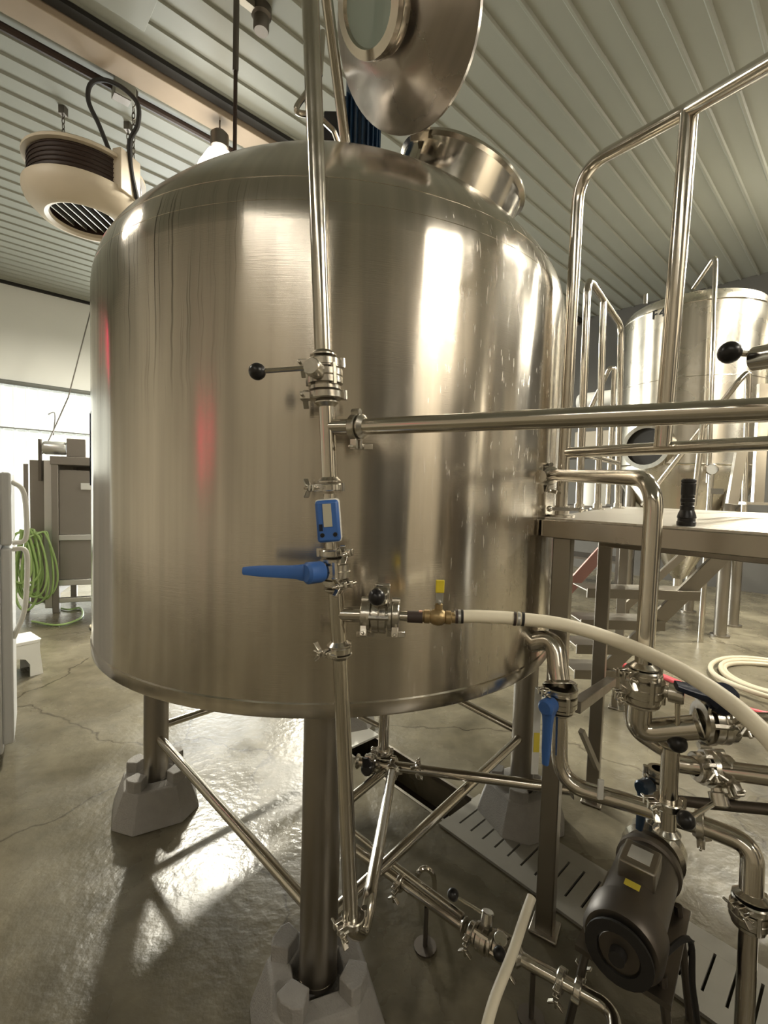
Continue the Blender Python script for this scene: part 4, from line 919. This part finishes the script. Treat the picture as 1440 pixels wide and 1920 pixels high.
# green hoses hung on the cabinet corner
def loops(n_, cx, w_, h_, zt_, seed, lbl, nm, mm, r_=.012):
    rnd = random.Random(seed); m = MB()
    o_ = kb + kX*cx - kYd*.10 + UP*zt_; P = []
    for k in range(n_):
        w = w_*rnd.uniform(.6, 1.15); h = h_*rnd.uniform(.6, 1.0); dx = rnd.uniform(-.05, .05); dy = -rnd.uniform(0, .12)
        for j in range(12):
            a = 2*PI*j/12; P.append(o_ + kX*(dx+w*math.sin(a)*(.45+.55*(1-math.cos(a))/2)) + kYd*(dy+.02*math.sin(a*2+k)) + UP*(-h*(1-math.cos(a))/2))
    P.append(V((o_.x-.25, o_.y-.2, .03)))
    m.tube(spline(P, 3), r_, 7); tag(m.build(nm, mm, loc=o_), lbl, 'hose')
loops(6, -.20, .15, .98, 1.03, 3, 'bright green hose hung in loops on the cabinet corner', 'green_hose', 'hose_green', .014)
loops(4, -.08, .19, 1.0, 1.00, 9, 'paler green hose hung over the cabinet corner in long loops', 'green_hose', 'hose_green', .011)
gp = [atz(60, 1165, .015), atz(110, 1172, .015), atz(152, 1158, .015), atz(150, 1140, .015), atz(120, 1142, .015), atz(70, 1120, .015)]
tag(MB().tube(spline(gp, 6), .012, 8).build('green_hose', 'hose_green', loc=gp[0]), 'green hose curve lying on the floor before the cabinet', 'hose')
cp = [at(172, 575, 8.7), at(128, 745, 8.0), at(100, 808, 7.0), at(80, 850, 6.2)]
tag(MB().tube(cp, .010, 6).build('wall_cable', 'steel_dark', loc=cp[0]), 'thin grey cable slanting down from the wall to the steel cabinet', 'cable')
cp = [at(100, 815, 7.6), at(103, 780, 9.0), at(96, 774, 9.6), at(60, 795, 9.8), at(20, 806, 9.6), at(-30, 806, 9.3)]
tag(MB().tube(spline(cp, 6), .010, 6).build('wall_cable', 'steel_dark', loc=cp[0]), 'thin looping cable hanging along the bright wall', 'cable')
tp_ = [kb+kX*.75-kYd*.5+UP*.02, kb+kX*.55-kYd*.75+UP*.02, kb+kX*.8-kYd*1.0+UP*.02, kb+kX*1.4-kYd*.9+UP*.02]
tag(MB().tube(spline(tp_, 6), .014, 8).build('tan_hose', 'hose_beige', loc=tp_[0]), 'tan hose end curled on the floor left of the tank', 'hose')

# ------------------------------------------------------------------ hanging heater, ceiling fittings
hz = 4.7; hc = at(163, 352, hz); R_ = .52
t = thing('unit_heater', 'round cream unit heater hanging from chains under the ceiling at left', 'heater', hc)
MB().lathe(hc, UP, [(.30, -.30), (.31, -.33), (.345, -.345), (.40, -.33), (R_-.02, -.23), (R_, -.17), (R_, -.12), (R_-.02, -.11), (.30, -.11)], 48).build('lower_dish', 'heater_paint', t)
MB().lathe(hc, UP, [(.29, -.12), (.47, -.12), (.47, .14), (.29, .14)], 48).build('coil_band', 'dark_brown', t)
m = MB()
for k in range(6): m.torus(hc+UP*(-.09+k*.04), UP, .475, .006, 48, 5)
o_ = m.build('coil_tubes', 'dark_brown', t); o_['kind'] = 'stuff'
MB().lathe(hc, UP, [(0, .19), (.44, .19), (R_-.02, .17), (R_, .15), (R_, .125), (.30, .125)], 48).build('top_plate', 'heater_paint', t)
MB().lathe(hc, UP, [(.305, -.30), (.30, .10), (0, .10)], 36).build('throat', 'dark_brown', t)
for k in range(7):
    q = hc + UP*-.26 + V((-.24+.08*k, 0, 0)); hw = math.sqrt(max(.01, .29**2-(.24-.08*k)**2)); MB().box(q, (.006, hw, .022)).build('outlet_slat', 'zinc', t)
ad = V((.96, -.28, 0)).normalized(); MB().box(hc+ad*.49+UP*.03, (.05, .12, .19), (ad, UP.cross(ad), UP)).build('access_box', 'heater_paint', t, bev=.01)
MB().box(hc+ad*.18+UP*.23, (.12, .10, .05), (ad, UP.cross(ad), UP)).build('junction_box', 'heater_paint', t, bev=.008)
def chain(px, py, y_, bot, lb):
    p_ = at(px, py, y_); p_.z = HC-.02; q = V((p_.x, p_.y, bot)); m = MB(); n_ = int((p_.z-bot)/.055)
    for k in range(n_):
        c_ = p_.lerp(q, (k+.5)/n_); ax_ = V((1, 0, 0)) if k % 2 else V((0, 1, 0)); b_ = UP.cross(ax_)
        m.tube([c_+UP*.036*math.cos(2*PI*j/8)+b_*.014*math.sin(2*PI*j/8) for j in range(9)], .0045, 5, cap=False)
    m.box(p_, (.03, .03, .03)); m.build('chain', 'steel_dark', t)
for a_ in (2.6, 1.2, .0):
    q = hc + V((math.cos(a_), math.sin(a_), 0))*.46
    m = MB(); n_ = int((HC-q.z-.16)/.055)
    for k in range(n_):
        c_ = q+UP*(.17+(k+.5)*(HC-q.z-.17)/n_); b_ = V((1, 0, 0)) if k % 2 else V((0, 1, 0))
        m.tube([c_+UP*.036*math.cos(2*PI*j/8)+b_*.014*math.sin(2*PI*j/8) for j in range(9)], .0045, 5, cap=False)
    m.box(V((q.x, q.y, HC-.04)), (.03, .03, .04)); m.build('chain', 'steel_dark', t)
cp = [at(208, 290, 4.5), at(186, 235, 4.45), at(166, 190, 4.4), at(170, 158, 4.4), at(195, 150, 4.4), at(230, 165, 4.4), at(258, 195, 4.4), at(258, 235, 4.45), at(244, 265, 4.5), at(246, 318, 4.55), at(258, 375, 4.6)]
tag(MB().tube(spline(cp, 6), .02, 10).build('power_cable', 'rubber_black', loc=cp[0]), 'thick black cable looping above the hanging heater', 'cable')
jb = at(232, 196, 4.62); jb.z = HC-.10; t = thing('ceiling_box', 'small dark and pale junction box on the ceiling inside the cable loop', 'box', jb)
MB().box(jb, (.09, .07, .07), (D1, D2, UP)).build('box_body', 'ceiling_paint', t, bev=.006); MB().box(jb-D1*.02+UP*-.07, (.07, .05, .008), (D1, D2, UP)).build('box_cover', 'steel_dark', t)
p0, p1 = at(444, -40, 2.9), at(446, 330, 2.9)
p_ = at(443, 30, 3.6); t = thing('hanging_rod', 'dark rod hanging straight down from the ceiling behind the tank', 'rod', V((p_.x, p_.y, HC)))
MB().cyl(V((p_.x, p_.y, HC-.02)), V((p_.x, p_.y, HC-.75)), .022, 12).build('sleeve', 'steel_dark', t); MB().cyl(V((p_.x, p_.y, HC-.70)), V((p_.x, p_.y, 3.1)), .015, 12).build('rod', 'dark_brown', t)
jb = at(489, 108, 3.9); jb.z = HC-.08; t = thing('ceiling_fixture', 'small round grey fixture on the ceiling left of the riser', 'fixture', jb)
MB().lathe(jb, UP, [(0, -.10), (.055, -.10), (.062, -.08), (.062, .0), (.08, .02), (.08, .08), (0, .08)], 24).build('fixture_body', 'steel_dark', t); MB().box(jb+D1*-.12+UP*.04, (.08, .03, .025), (D1, D2, UP)).build('side_arm', 'steel_dull', t)
hb_ = at(200, -10, 3.6); hb_.z = HC-.05; tag(MB().box(hb_+V((0, 0, 0)), (.34, .30, .018), (D1, D2, UP)).build('ceiling_plate', 'ceiling_paint', loc=hb_, bev=.004), 'flat grey access plate hanging under the ceiling at top left', 'plate')

# unseen glowing red boards, added to make red streaks on the tank
for (px, dist, lb) in ((197, 3.0, 'unseen glowing red board added left of the tank for its reflection'), (378, 3.5, 'unseen glowing red board added behind the camera for its reflection')):
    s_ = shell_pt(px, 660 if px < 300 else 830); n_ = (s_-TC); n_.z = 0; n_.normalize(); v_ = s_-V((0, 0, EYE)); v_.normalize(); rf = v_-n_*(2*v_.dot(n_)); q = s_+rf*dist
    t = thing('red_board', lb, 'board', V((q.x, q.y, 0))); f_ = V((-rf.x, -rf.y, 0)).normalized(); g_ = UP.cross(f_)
    MB().box(q, (.06, .012, .20), (g_, f_, UP)).build('board', 'red_glow', t, bev=.004); MB().cyl(V((q.x, q.y, 0)), V((q.x, q.y, q.z-.19)), .02, 10).lathe(V((q.x, q.y, 0)), UP, [(0, 0), (.18, 0), (.18, .02), (0, .03)], 20).build('stand', 'steel_dark', t)
